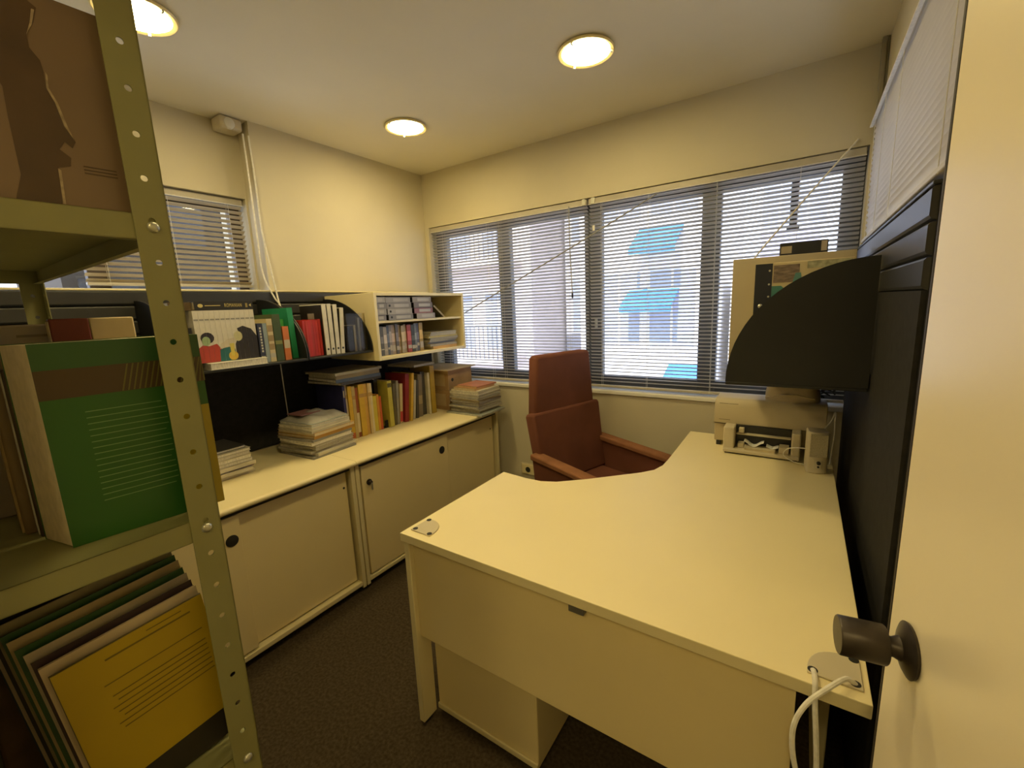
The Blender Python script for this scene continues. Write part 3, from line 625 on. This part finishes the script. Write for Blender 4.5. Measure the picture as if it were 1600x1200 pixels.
MB().tube(sm([(.124, .903, DZ+.003), (.108, .890, DZ+.018), (.08, .85, DZ+.018), (.05, .825, DZ-.008), (.034, .815, .69), (.034, .812, .64), (.045, .815, .58), (.062, .83, .50), (.068, .85, .4), (.066, .86, .05)]), .0046, 8).build('cable', CORD, t, smooth=True)
# pedestal under the desk
t = thing('drawer_pedestal', 'cream drawer pedestal standing under the left of the desk', 'pedestal', (0, 0, 0))
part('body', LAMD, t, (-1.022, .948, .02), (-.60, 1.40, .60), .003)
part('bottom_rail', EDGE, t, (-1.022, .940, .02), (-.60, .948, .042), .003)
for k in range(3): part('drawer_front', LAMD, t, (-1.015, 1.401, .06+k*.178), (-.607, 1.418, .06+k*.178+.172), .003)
part('plinth', DARKGAP, t, (-1.0, .97, 0), (-.62, 1.38, .02))

# ------------------------------------------------------------------ chair
C = thing('office_chair', 'rust-red upholstered armchair with a tall back behind the desk', 'chair', (-.90, 2.215, 0), math.radians(-18))
def slab(name, poly, y0, y1, m, lean=0, bev=.016, parent=C):
    o = MB().prism(poly, y0, y1, 'y').build(name, m, parent, bev, seg=3); return o
# back built in local yz with thickness along x, leaning
def back(name, pts, x0, x1, m, lean, z0, bev):
    T = Matrix.Translation((x0, 0, z0)) @ Matrix.Rotation(-lean, 4, 'Y')
    return MB().prism(pts, 0, x1-x0, 'x', T).build(name, m, C, bev, seg=3)
back('backrest', [(-.265, 0), (.265, 0), (.284, .41), (.276, .43), (-.276, .43), (-.284, .41)], -.262, -.187, CHAIR, .17, .415, .014)
back('headrest', [(-.255, 0), (.255, 0), (.226, .36), (.21, .38), (-.21, .38), (-.226, .36)], -.345, -.272, CHAIR, .03, .795, .018)
MB().box((-.28, -.255, .33), (.27, .255, .43)).build('seat', CHAIR, C, .03, seg=3)
for s in (-1, 1):
    y0, y1 = (.258, .300) if s > 0 else (-.300, -.258)
    MB().prism([(-.235, .33), (.10, .33), (.255, .46), (.275, .575), (-.265, .600)], y0, y1, 'y').build('arm_panel', CHAIR, C, .01)
    MB().prism([(-.262, .589), (.29, .556), (.305, .568), (.29, .588), (-.262, .624)], y0-.016, y1+.016, 'y').build('arm_pad', CHAIRP, C, .009, seg=3)
MB().lathe([(.03, .10), (.03, .25), (.045, .30), (.06, .355)], 20).build('column', DKPLAST, C, smooth=True)
for k in range(5):
    a = k*2*PI/5
    l = MB().tube([(0, 0, .115), (.15*math.cos(a), .15*math.sin(a), .10), (.29*math.cos(a), .29*math.sin(a), .075)], [.028, .022, .016], 8).build('star_leg', DKPLAST, C, smooth=True)
    MB().lathe([(.026, -.02), (.03, -.012), (.03, .012), (.026, .02)], 16, Matrix.Translation((.29*math.cos(a), .29*math.sin(a), .031)) @ Matrix.Rotation(a+PI/2, 4, 'Z') @ Matrix.Rotation(PI/2, 4, 'Y')).build('caster', DKPLAST, l, smooth=True)

# ------------------------------------------------------------------ printer and things on the right wing
PX0, PX1, PY0, PY1 = -.328, .045, 2.185, 2.40
P = thing('printer', 'old beige inkjet printer at the window end of the desk', 'printer', (0, 0, DZ+.0006))
MB().prism([(PY0+.075, .075), (PY0+.075, .225), (PY0+.088, .238), (PY1-.01, .238), (PY1, .225), (PY1, .02), (PY0+.085, .02)], PX0, .118, 'x').build('body', PLAST, P, .004)
MB().prism([(PY0+.055, .118), (PY0+.055, .205), (PY0+.072, .232), (PY0+.09, .238), (PY0+.09, .118)], PX0, .118, 'x').build('front_cover', PLAST, P, .004)
part('seam', DKPLAST, P, (PX0+.002, PY0+.0535, .116), (PX0+.1, PY0+.0555, .1185))
part('tray_cheek', PLAST2, P, (-.275, PY0-.02, .008), (-.228, PY0+.075, .122), .006)
part('tray_cheek', PLAST2, P, (-.005, PY0-.02, .008), (.03, PY0+.075, .122), .006)
part('tray_mouth', DKPLAST, P, (-.228, PY0+.045, .03), (-.005, PY0+.074, .118))
part('roller_bar', PLAST2, P, (-.226, PY0+.025, .078), (-.007, PY0+.045, .086), .002)
part('tray_base', PLAST2, P, (-.272, PY0-.04, .006), (.028, PY0+.075, .022), .004)
part('tray_guide', PLAST2, P, (-.215, PY0+.0, .022), (-.19, PY0+.04, .045), .003); part('tray_guide', PLAST2, P, (-.215, PY0+.02, .088), (-.192, PY0+.044, .112), .003)
part('tray_guide', PLAST2, P, (-.05, PY0-.015, .022), (-.012, PY0+.04, .052), .003)
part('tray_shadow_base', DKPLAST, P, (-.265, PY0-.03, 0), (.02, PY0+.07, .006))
part('foot', DKPLAST, P, (PX0+.01, PY0+.08, 0), (PX0+.03, PY0+.1, .02)); part('foot', DKPLAST, P, (.08, PY0+.08, 0), (.1, PY0+.1, .02)); part('foot', DKPLAST, P, (PX0+.01, PY1-.04, 0), (PX0+.03, PY1-.02, .02)); part('foot', DKPLAST, P, (.08, PY1-.04, 0), (.1, PY1-.02, .02))
INK = mat('grey_print', (.10, .08, .06), .6)
for i in range(14): part('logo_letter', INK, P, (-.306+i*.0055+(.004 if i > 6 else 0), PY0+.0605, .2115), (-.3022+i*.0055+(.004 if i > 6 else 0), PY0+.0625, .2165))
for i in range(9): part('logo_letter', INK, P, (-.306+i*.0055, PY0+.0545, .136), (-.3022+i*.0055, PY0+.0553, .139))
for i in range(5): part('vent_slot', DKPLAST, P, (.065, PY0+.0735, .05+i*.011), (.105, PY0+.0755, .054+i*.011))
# loose curled paper in the tray
def curl(x0, x1, y0, y1, h, z0, n=10):
    b = MB(); vs = []; fs = []
    for i in range(n+1):
        t_ = i/n; x = x0+(x1-x0)*t_; zz = z0+h*(math.cos(t_*2*PI)*.5+.5)
        for yy in (y0, y1): vs.append((x, yy, zz)); vs.append((x, yy, zz-.0012))
    for i in range(n):
        a = i*4; fs += [(a, a+4, a+6, a+2), (a+1, a+3, a+7, a+5), (a, a+1, a+5, a+4), (a+2, a+6, a+7, a+3)]
    fs += [(0, 2, 3, 1), (n*4, n*4+1, n*4+3, n*4+2)]
    return b.add(vs, fs)
tag(curl(-.19, -.11, PY0-.005, PY0+.042, .022, DZ+.036).build('paper_sheet', WHITE, smooth=True), 'curled pale paper sheet inside the printer tray', 'paper')
tag(curl(-.10, -.052, PY0-.005, PY0+.042, .008, DZ+.036).build('paper_sheet', WHITE, smooth=True), 'flatter pale paper strip in the right of the printer tray', 'paper')
flat('paper_stack', 'small stack of cream paper lying in the printer tray', 'paper', -.125, PY0-.002, DZ+.0225, .125, .055, .012, (.62, .55, .38), .02, pages=PAGES)
# scanner-like bag on the printer
t = thing('cloth_bag', 'crumpled beige cloth bag lying on top of the printer', 'bag', (-.02, 2.335, DZ+.2385))
vs = []; fs = []; nu, nv = 20, 9
rb = random.Random(11)
for j in range(nv):
    v = j/(nv-1); a = v*PI/2
    for i in range(nu):
        u = 2*PI*i/nu; rr = math.cos(a)**.45 if j < nv-1 else 0.02
        k = 1+.06*math.sin(3*u+1)+.05*math.sin(5*u)*v
        vs.append((.108*rr*k*math.copysign(abs(math.cos(u))**.6, math.cos(u)), .062*rr*math.copysign(abs(math.sin(u))**.6, math.sin(u)), .105*math.sin(a)*(1+.05*math.sin(4*u))))
for j in range(nv-1):
    for i in range(nu): fs.append((j*nu+i, j*nu+(i+1) % nu, (j+1)*nu+(i+1) % nu, (j+1)*nu+i))
fs.append(tuple(range(nu))[::-1]); fs.append(tuple((nv-1)*nu+i for i in range(nu)))
MB().add(vs, fs).build('fabric', mat('beige_cloth', (.48, .40, .27), .9, .1, 12, bump=.4, bscale=60), t, smooth=True)
MB().tube([(-.10, -.045, .012), (-.04, -.064, .03), (.02, -.066, .034), (.09, -.05, .018)], .003, 6).build('seam_fold', mat('beige_cloth_fold', (.55, .47, .33), .9), t, smooth=True)
# loudspeaker
S = thing('desk_speaker', 'small pale computer speaker standing beside the printer', 'speaker', (.083, 2.075, DZ), math.radians(8))
pl = [(-.036, -.02)]+[(.036*math.sin(a), -.02-.018*math.cos(a)+.0) for a in [-PI/3+2*PI/3*i/8 for i in range(9)]]+[(.036, -.02), (.034, .04), (-.034, .04)]
b = MB(); b.prism(pl, 0, .172); b.build('case', PLAST2, S, .004)
part('control_plate', mat('speaker_plate', (.66, .6, .46), .4), S, (-.014, -.0405, .022), (.014, -.036, .058), .003)
MB().lathe([(.007, 0), (.007, .008), (.005, .01)], 14, Matrix.Translation((.002, -.041, .048)) @ Matrix.Rotation(PI/2, 4, 'X')).build('volume_knob', DKPLAST, S, smooth=True)
MB().lathe([(.004, 0), (.004, .003)], 10, Matrix.Translation((.002, -.041, .031)) @ Matrix.Rotation(PI/2, 4, 'X')).build('jack', DKPLAST, S)
MB().box((-.030, -.0395, .07), (.030, -.036, .165)).build('grille', mat('speaker_grille', (.50, .45, .32), .7, .2, 300, bump=.5, bscale=900), S, .003)
t = thing('speaker_cable', 'thin pale cable running from the speaker up behind it', 'cable', (0, 0, 0))
MB().tube(sm([(.10, 2.11, DZ+.165), (.125, 2.13, DZ+.20), (.138, 2.15, DZ+.235), (.14, 2.16, DZ+.19), (.142, 2.165, DZ+.12), (.135, 2.17, DZ+.006)]), .0025, 6).build('cable', CORD, t, smooth=True)
MB().tube(sm([(.047, 2.09, DZ+.085), (.01, 2.10, DZ+.08), (-.02, 2.13, DZ+.06), (-.03, 2.14, DZ+.028), (.01, 2.12, DZ+.010), (.05, 2.12, DZ+.005)]), .002, 6).build('cable', CORD, t, smooth=True)
rc = random.Random(5)
for i in range(3):
    pts = []
    for k in range(16):
        a = k*1.25; pts.append((.118+.022*math.cos(a+i)+rc.uniform(-.006, .006), 2.33+.02*math.sin(a)+rc.uniform(-.006, .006)+i*.01, DZ+.275+k*.0105-.01*i))
    cord('cable_tangle', ['dark tangled cable hanging by the black panel above the printer', 'second tangled dark cable coiled behind the first over the printer', 'third tangled dark cable closest to the window over the printer'][i], pts, .0035, DKPLAST, 'cable')

# ------------------------------------------------------------------ things on the right shelf
B = thing('picture_board', 'upright cream board standing on the right black shelf', 'board', (-.265, 2.14, 1.153), (math.radians(-2), 0, 0))
part('board', mat('cream_card', (.52, .44, .28), .8, .05, 5), B, (0, 0, 0), (.425, .012, .465), .002)
R_ = thing('ring_binder', 'dark-edged folder with pasted pictures in front of the cream board', 'binder', (-.175, 2.105, 1.153), (math.radians(-2), 0, 0))
part('cover', mat('folder_cream', (.60, .50, .28), .7, .05, 5), R_, (0, 0, 0), (.33, .022, .435), .002)
part('dark_strip', mat('navy_strip', (.012, .014, .025), .5), R_, (0, -.001, 0), (.062, 0, .434))
for z in (.30, .35, .405): MB().lathe([(.004, 0), (.004, .0015)], 10, Matrix.Translation((.052, -.001, z)) @ Matrix.Rotation(PI/2, 4, 'X')).build('hole_ring', STEEL, R_)
MB().lathe([(.008, 0), (.009, .004), (.005, .007)], 14, Matrix.Translation((.025, -.001, .262)) @ Matrix.Rotation(PI/2, 4, 'X')).build('snap_button', STEEL, R_, smooth=True)
part('pasted_photo', mat('brown_photo', (.22, .16, .11), .6, .5, 30, stretch=(1, 1, 4)), R_, (.066, -.001, .355), (.155, 0, .425))
MB().prism([(.062, .25), (.115, .30), (.112, .325), (.095, .342), (.062, .342)], -.0012, 0, 'y').build('teal_shape', mat('teal_print', (.06, .22, .18), .6, .3, 12), R_)
MB().prism([(.13, .32), (.165, .35), (.16, .39), (.142, .39), (.135, .36)], -.0012, 0, 'y').build('teal_shape', mat('teal_print2', (.12, .30, .26), .6, .3, 12), R_)
part('pasted_photo', mat('map_print', (.42, .40, .24), .6, .45, 40), R_, (.18, -.001, .405), (.32, 0, .432))
for i in range(6): part('sheet_edge', PAGES, R_, (.064+i*.0, .003+i*.003, .4352), (.328, .0045+i*.003, .4362))
t = thing('black_box', 'small black box standing behind the cream board top', 'box', (-.10, 2.27, 1.153))
part('body', DKPLAST, t, (0, 0, 0), (.172, .10, .525), .004); part('label_sticker', cmat((.42, .34, .2)), t, (.006, -.001, .48), (.045, 0, .51)); part('label_sticker', cmat((.40, .32, .2)), t, (.148, -.001, .48), (.168, 0, .52))

# ------------------------------------------------------------------ door on the right
DT = math.atan2(.15, 1)
DR = struct('door_1', 'open cream door with a dark bronze knob at the right edge', 'door'); DR.location = (.250, -.055, 0); DR.rotation_euler = (0, 0, DT)
part('door_leaf', DOOR, DR, (0, 0, .008), (.038, .803, 2.06), .0015)
part('door_edge', DOOREDGE, DR, (-.0005, .8032, .008), (.0385, .809, 2.06), .001)
kx = Matrix.Translation((0, .735, 1.0)) @ Matrix.Rotation(-PI/2, 4, 'Y') @ Matrix.Diagonal((1.28, 1.28, 1.12, 1))
k = MB().lathe([(.026, 0), (.027, .003), (.022, .006), (.012, .010), (.0095, .016), (.0098, .024)], 28, kx).build('knob_rosette', KNOB, DR, smooth=True)
MB().lathe([(.0098, .022), (.0185, .0225), (.0195, .024), (.0195, .066), (.0185, .0675), (.015, .0677)], 28, kx).build('door_knob', KNOB, DR, smooth=True)
k2 = Matrix.Translation((.038, .735, 1.0)) @ Matrix.Rotation(PI/2, 4, 'Y')
MB().lathe([(.026, 0), (.027, .003), (.012, .010), (.0098, .02), (.0195, .022), (.0195, .05), (.015, .0505)], 24, k2).build('door_knob', KNOB, DR, smooth=True)

# ------------------------------------------------------------------ steel rack in the left foreground
K = thing('steel_rack', 'green-grey perforated steel shelving rack in the left foreground', 'rack', (-.75, .266, 0), math.radians(-1.0))
RL, RD, FW = .92, .32, .040
def holed_strip(w, z0, z1, pitch, zoff, r, th):
    """flange in local (u across, z up), thickness along n; returns verts, faces in (u, n, z)"""
    vs = []; fs = []; N = 16
    zc = zoff
    while zc-pitch/2 > z0: zc -= pitch
    cells = []
    while zc-pitch/2 < z1:
        a, b2 = max(z0, zc-pitch/2), min(z1, zc+pitch/2)
        if b2-a > .002: cells.append((a, b2, zc))
        zc += pitch
    for a, b2, zc in cells:
        if zc-r-.003 < a or zc+r+.003 > b2:
            o = len(vs); vs += [(0, n, a) for n in (0, th)]+[(w, n, a) for n in (0, th)]+[(w, n, b2) for n in (0, th)]+[(0, n, b2) for n in (0, th)]
            fs += [(o, o+2, o+4, o+6), (o+1, o+7, o+5, o+3)]; continue
        ring_o, ring_c = [], []
        for k_ in range(N):
            t_ = 2*PI*k_/N; c, s = math.cos(t_), math.sin(t_)
            hx, hz = w/2, (b2-zc if s > 0 else zc-a)
            q = min(hx/abs(c) if abs(c) > 1e-6 else 1e9, hz/abs(s) if abs(s) > 1e-6 else 1e9)
            ring_o.append((w/2+c*q, zc+s*q)); ring_c.append((w/2+c*r, zc+s*r))
        # snap nearest ring points to the cell corners
        for cu, cz_ in ((0, a), (w, a), (w, b2), (0, b2)):
            j = min(range(N), key=lambda q: (ring_o[q][0]-cu)**2+(ring_o[q][1]-cz_)**2); ring_o[j] = (cu, cz_)
        for n in (0, th):
            o = len(vs); vs += [(p[0], n, p[1]) for p in ring_o]+[(p[0], n, p[1]) for p in ring_c]
            for k_ in range(N):
                f = (o+k_, o+(k_+1) % N, o+N+(k_+1) % N, o+N+k_)
                fs.append(f if n == 0 else f[::-1])
        o2 = len(vs)-2*N; o1 = o2-2*N
        for k_ in range(N): fs.append((o1+N+k_, o1+N+(k_+1) % N, o2+N+(k_+1) % N, o2+N+k_))
    o = len(vs); vs += [(0, 0, z0), (0, th, z0), (0, th, z1), (0, 0, z1), (w, 0, z0), (w, th, z0), (w, th, z1), (w, 0, z1)]
    fs += [(o, o+3, o+2, o+1), (o+4, o+5, o+6, o+7), (o, o+1, o+5, o+4), (o+3, o+7, o+6, o+2)]
    return vs, fs
ZB = .706; HP = .0552; TH = .002
HV, HF = holed_strip(FW, 0, 2.2, HP, ZB, .0042, TH)
def post(cx, cy, sx, sy):
    """corner post; outer corner at (cx, cy), flanges run inwards: sx, sy = direction towards the inside"""
    b = MB()
    b.add([(cx+sx*n, cy+sy*u, z) for u, n, z in HV], HF)                          # flange facing outwards along x
    b.add([(cx+sx*u, cy+sy*n, z) for u, n, z in HV], HF)                          # flange facing outwards along y
    b.build('post', RACK, K)
for cx, cy, sx, sy in ((0, 0, -1, -1), (-RL, 0, 1, -1), (0, -RD, -1, 1), (-RL, -RD, 1, 1)): post(cx, cy, sx, sy)
for zt in (.27, .722, 1.152, 1.598, 2.05):
    s_ = MB(); lip = .034; x0, x1, y0, y1 = -RL+.003, -.003, -RD+.003, -.003
    s_.box((x0, y0, zt-.001), (x1, y1, zt))
    s_.box((x1-.001, y0, zt-lip), (x1, y1, zt)).box((x0, y0, zt-lip), (x0+.001, y1, zt)).box((x0, y0, zt-lip), (x1, y0+.001, zt)).box((x0, y1-.001, zt-lip), (x1, y1, zt))
    s_.box((x0, y0, zt-lip), (x1, y0+.012, zt-lip+.001)).box((x0, y1-.012, zt-lip), (x1, y1, zt-lip+.001)).box((x1-.012, y0, zt-lip), (x1, y1, zt-lip+.001))
    sh = s_.build('shelf_tray', RACK, K)
    for (bx, by, ax) in ((.0, -.020, 'x'), (.0, -RD+.02, 'x'), (-.02, 0, 'y'), (-RL+.02, 0, 'y')):
        T = Matrix.Translation((bx, by, zt-.017)) @ (Matrix.Rotation(PI/2, 4, 'Y') if ax == 'x' else Matrix.Rotation(-PI/2, 4, 'X'))
        MB().lathe([(.0075, 0), (.0072, .0022), (.005, .0042), (.002, .005)], 16, T).build('bolt', STEEL, sh, smooth=True)

# things on the rack ---------------------------------------------------------
SH1, SH2, SH3 = .7225, 1.1525, 1.5985
# big brown album with a dark standing figure on its cover
t = thing('art_book', 'large brown art album with a dark standing statue on its cover', 'book', (-.772, .245, SH3), math.radians(-3))
BRN = mat('brown_cover', (.20, .135, .085), .35, .1, 5)
part('cover', BRN, t, (-.004, -.285, 0), (0, 0, .241)); part('cover', BRN, t, (-.05, -.285, 0), (-.046, 0, .241)); part('cover_spine', BRN, t, (-.046, -.004, 0), (-.004, 0, .241))
part('pages', PAGES, t, (-.0458, -.28, .004), (-.0042, -.004, .237))
fig = [(-.085, .239), (-.067, .225), (-.072, .208), (-.08, .192), (-.08, .178), (-.073, .167), (-.072, .156), (-.073, .137), (-.068, .123), (-.064, .097), (-.056, .081), (-.06, .073), (-.066, .079), (-.072, .069), (-.063, .061), (-.065, .051), (-.076, .047), (-.078, .029), (-.08, .001), (-.119, .001), (-.110, .032), (-.110, .058), (-.110, .095), (-.109, .127), (-.116, .143), (-.118, .188), (-.112, .222), (-.105, .239)]
MB().prism(fig, .0001, .0006, 'x').build('cover_print', mat('dark_brown_print', (.085, .05, .028), .4, .2, 15), t)
for pts_ in ([(-.079, .004), (-.0765, .004), (-.0745, .044), (-.077, .046)], [(-.0705, .155), (-.0725, .137), (-.0675, .123), (-.0635, .098), (-.057, .084), (-.0605, .098), (-.0650, .123), (-.0705, .138), (-.0692, .152)], [(-.080, .192), (-.0735, .205), (-.0690, .222), (-.0715, .222), (-.0752, .206)]):
    MB().prism(pts_, .0004, .0009, 'x').build('cover_highlight', mat('highlight_print', (.36, .28, .18), .4, .3, 120), t)
for i in range(3): part('cover_line', mat('dark_brown_print', (.085, .05, .028)), t, (.0001, -.053, .045+i*.004), (.0006, -.021, .0462+i*.004))
part('price_tag', cmat((.6, .55, .42)), t, (.0001, -.006, .006), (.0008, 0, .025))
t = thing('art_book', 'grey-brown album behind the statue album on the top rack shelf', 'book', (-.83, .235, SH3), math.radians(-3))
part('cover', cmat((.11, .08, .055)), t, (-.05, -.26, 0), (0, 0, .22), .002); part('pages', PAGESG, t, (-.046, -.264, .004), (-.004, -.2602, .216))
# green book
GRN = mat('green_cover', (.020, .105, .012), .38, .05, 6)
t = thing('textbook', 'thick green paperback with a striped brown band on the steel rack', 'book', (-.793, .292, SH2), math.radians(-6))
W_, H_, T_ = .182, .279, .072
part('cover', GRN, t, (-.0025, -W_, 0), (0, 0, H_)); MB().prism([(-T_, -W_-.022), (-T_+.0025, -W_-.022), (-T_+.0025, 0), (-T_, 0)], 0, H_).build('cover', GRN, t); part('spine', GRN, t, (-T_+.0025, -.0025, 0), (-.0025, 0, H_))
MB().prism([(-T_+.0026, -W_-.021), (-.0026, -W_+.001), (-.0026, -.0026), (-T_+.0026, -.0026)], .001, H_-.001).build('pages', PAGES, t)
BR2 = mat('brown_band', (.060, .034, .012), .4, .05, 6); OLV = mat('olive_stripe', (.13, .12, .02), .4, .05, 6); YEL = mat('yellow_cover', (.36, .27, .012), .4, .06, 6)
part('brown_band', BR2, t, (.0001, -W_, H_*.735), (.0004, 0, H_*.875))
for i in range(17):
    y0 = -W_*.55+i*.0062
    MB().prism([(y0, H_*.737), (y0+.0018, H_*.737), (min(0, y0+.0118), H_*.873), (min(-.0008, y0+.010), H_*.873)], .0003, .0007, 'x').build('band_stripe', OLV, t)
part('upper_band', mat('dull_green', (.022, .085, .02), .4, .05, 6), t, (.0001, -W_, H_*.875), (.00035, 0, H_))
part('yellow_strip', YEL, t, (.0001, -.036, 0), (.0005, 0, H_*.60))
TXT = mat('pale_green_ink', (.16, .28, .10), .5)
for i in range(16):
    z = H_*.655-i*.0086; part('text_line', TXT, t, (.0001, -W_*.78, z), (.0005, -W_*.30+(.0 if i % 5 else -.004), z+.0011))
# more books behind it
t = thing('book', 'thin dark brown book behind the thick green one', 'book', (-.885, .272, SH2), math.radians(-4)); part('cover', cmat((.07, .045, .025)), t, (-.024, -.178, 0), (0, 0, .245), .002); part('pages', PAGESG, t, (-.021, -.1795, .004), (-.003, -.178, .241))
t = thing('book', 'tan worn book third from the rack post on the middle shelf', 'book', (-.914, .268, SH2), math.radians(-4)); part('cover', cmat((.22, .15, .07)), t, (-.07, -.185, 0), (0, 0, .262), .003); part('pages', paper_mat('old_pages', (.36, .26, .13)), t, (-.066, -.1875, .004), (-.004, -.185, .258))
t = thing('book', 'red and cream book showing above the green one', 'book', (-.992, .272, SH2), math.radians(-4)); part('cover', cmat((.20, .035, .02)), t, (-.03, -.105, 0), (0, -.058, .312), .002); part('cover_half', cmat((.62, .50, .28)), t, (-.03, -.058, 0), (0, 0, .312), .002); part('pages', PAGES, t, (-.027, -.1065, .004), (-.003, -.105, .308))
t = thing('envelope_box', 'pale grey envelope box at the back of the middle rack shelf', 'box', (-1.035, .225, SH2), math.radians(-4)); part('body', cmat((.40, .34, .28)), t, (-.06, -.20, 0), (0, 0, .305), .003); part('slot', cmat((.22, .18, .14)), t, (.0001, -.09, .285), (.0006, -.035, .289))
# folders on the lower shelf, leaning
FL = [('bright yellow paper cover with a black foot', (.42, .295, .006), .176, .286, 0), ('cream card sheet behind the yellow cover', (.52, .42, .28), .182, .298, .000),
      ('dark purple folder edge behind the cream sheet', (.05, .03, .035), .185, .303, 0), ('pale grey folder behind the purple one', (.42, .36, .26), .188, .312, 0), ('dark green folder nearer the post', (.03, .085, .02), .193, .318, 0),
      ('buff folder between the two green ones', (.40, .31, .16), .196, .328, 0), ('second dark green folder further back', (.03, .085, .02), .199, .334, 0), ('olive buff folder before the black binder', (.24, .20, .10), .202, .345, 0),
      ('black ring binder spine among the folders', (.018, .012, .010), .206, .358, 0), ('pale plastic folder with a shiny edge', (.46, .38, .28), .21, .365, 0), ('dark blue folder at the back of the lower rack shelf', (.03, .045, .06), .212, .372, 0)]
x = -.793
for i, (lab, c, wd_, ht, _) in enumerate(FL):
    ht -= .014
    th = .012 if i in (1, 7, 9) else (.018 if i in (8, 10) else .008)
    t = thing('folder' if i else 'booklet', lab+('' if 'rack' in lab else ' on the lower rack shelf'), 'folder' if i else 'booklet', (x, .262, SH1+wd_*.098), (math.radians(5.5), 0, math.radians(-2)), 'leaning folders')
    m_ = YEL if i == 0 else cmat(c)
    if i == 0:
        part('cover', mat('yellow_paper', c, .45, .05, 6), t, (-.001, -wd_, .052), (0, 0, ht)); part('black_foot', cmat((.015, .015, .015)), t, (-.001, -wd_, 0), (0, 0, .052)); part('back', cmat((.1, .08, .03)), t, (-.004, -wd_-.001, 0), (-.001, 0, ht+.001))
        for k_, (ya_, yb_, zz) in enumerate([(-.075, -.03, .262), (-.125, -.02, .252)]+[(-.135+.004*(j % 3), -.012, .215-j*.0095-(.012 if j > 0 else 0)) for j in range(8)]):
            part('text_line', mat('olive_ink', (.16, .115, .006), .5), t, (0, ya_, zz), (.0004, yb_, zz+(.0028 if k_ == 1 else .0016)))
    else:
        part('cover', m_, t, (-.0012, -wd_, 0), (0, 0, ht), 0); part('cover', m_, t, (-th+.0005, -wd_, 0), (-th+.0015, 0, ht-.004)); part('sheets', PAGES if i % 2 else PAGESG, t, (-th+.0016, -wd_+.004, .002), (-.0014, -.004, ht-.006))
        if i == 8: MB().tube([(-th*.5, -.02, ht), (-th*.5, -.004, ht+.004), (-th*.5, .002, ht-.006)], .004, 8).build('metal_end', STEEL, t, smooth=True)
    x -= th+.0035
t = thing('storage_box', 'dark brown box standing behind the folders on the lower rack shelf', 'box', (-.985, .25, SH1)); part('body', mat('dark_brown_box', (.10, .055, .025), .8, .3, 20), t, (-.30, -.24, 0), (0, 0, .30), .004); part('lid', mat('dark_brown_box2', (.13, .07, .03), .8, .2, 20), t, (-.305, -.243, .30), (.003, .003, .33), .003)

# ------------------------------------------------------------------ outside: buildings across the street
BW = mat('render_white', (.80, .78, .78), .9, .06, .6); BP = mat('render_pinkish', (.70, .62, .60), .9, .06, .6); BG = mat('render_grey', (.50, .50, .56), .9, .08, .6)
BLUE = mat('blue_awning_cloth', (.07, .24, .66), .8, .1, 3); WG = mat('far_window', (.36, .40, .52), .5, .1, 2); RAILM = mat('railing_metal', (.22, .23, .26), .6); ASPH = mat('asphalt', (.30, .30, .32), .9, .1, 1)
struct('ground_street', 'grey street between the buildings', 'ground', MB().box((-40, 3.2, -6.2), (30, 30, -6)).build('ground_street', ASPH))
def building(label, x0, x1, y, z1, m, floors, winx, awn=(), balc=True, depth=6):
    t = thing('apartment_building', label, 'building', (0, 0, 0))
    part('wall', m, t, (x0, y, -6), (x1, y+depth, z1))
    for fz in floors:
        for wx in winx:
            wn = part('window', BW, t, (wx-.55, y-.03, fz+.15), (wx+.55, y, fz+1.95))
            part('pane', WG, wn, (wx-.48, y-.05, fz+.22), (wx-.03, y-.031, fz+1.88)); part('pane', WG, wn, (wx+.03, y-.05, fz+.22), (wx+.48, y-.031, fz+1.88))
        if balc:
            part('balcony_slab', m, t, (x0+.3, y-1.0, fz-.15), (x1-.3, y, fz))
            r_ = part('railing_top', RAILM, t, (x0+.3, y-1.0, fz+.93), (x1-.3, y-.96, fz+.98))
            b_ = MB(); k_ = x0+.3
            while k_ < x1-.3: b_.box((k_, y-.99, fz), (k_+.03, y-.97, fz+.94)); k_ += .16
            b_.build('railing_bars', RAILM, r_)['kind'] = 'stuff'
    for ax0, ax1, az0, az1 in awn:
        MB().prism([(y, az1), (y-.75, az0+.12), (y-.75, az0), (y-.72, az0), (y-.72, az0+.1), (y, az1-.05)], ax0, ax1, 'x').build('awning', BLUE, t)
    return t
building('tall white apartment block with blue awnings across the street', -4.6, -1.7, 10, 9, BW, (-2.6, .25, 3.1), (-3.6, -2.4), ((-3.35, -2.25, 1.25, 1.75), (-3.15, -2.2, 2.45, 3.05), (-2.45, -1.75, -.4, .05)), False)
building('pale pinkish apartment block opposite the left of the window', -12.5, -6.6, 11, 8, BP, (-2.8, .0, 2.8), (-11, -9.3, -7.8), (), True)
building('grey shaded block between the white and pinkish buildings', -6.5, -4.8, 13, 10, BG, (-2.5, .4, 3.2), (-5.75,), (), False)
building('low white building at the right of the view', -1.5, 1.2, 12, 1.9, BW, (-2.4, .2), (-.8, .4), ((-1.2, .9, -.3, .3),), True, depth=4)
building('distant lilac-grey tower behind the right blind', -1.3, .3, 17, 9, mat('render_lilac', (.45, .44, .62), .9, .05, .5), (.3, 3.4, 6.5), (-.8, -.05), (), False)
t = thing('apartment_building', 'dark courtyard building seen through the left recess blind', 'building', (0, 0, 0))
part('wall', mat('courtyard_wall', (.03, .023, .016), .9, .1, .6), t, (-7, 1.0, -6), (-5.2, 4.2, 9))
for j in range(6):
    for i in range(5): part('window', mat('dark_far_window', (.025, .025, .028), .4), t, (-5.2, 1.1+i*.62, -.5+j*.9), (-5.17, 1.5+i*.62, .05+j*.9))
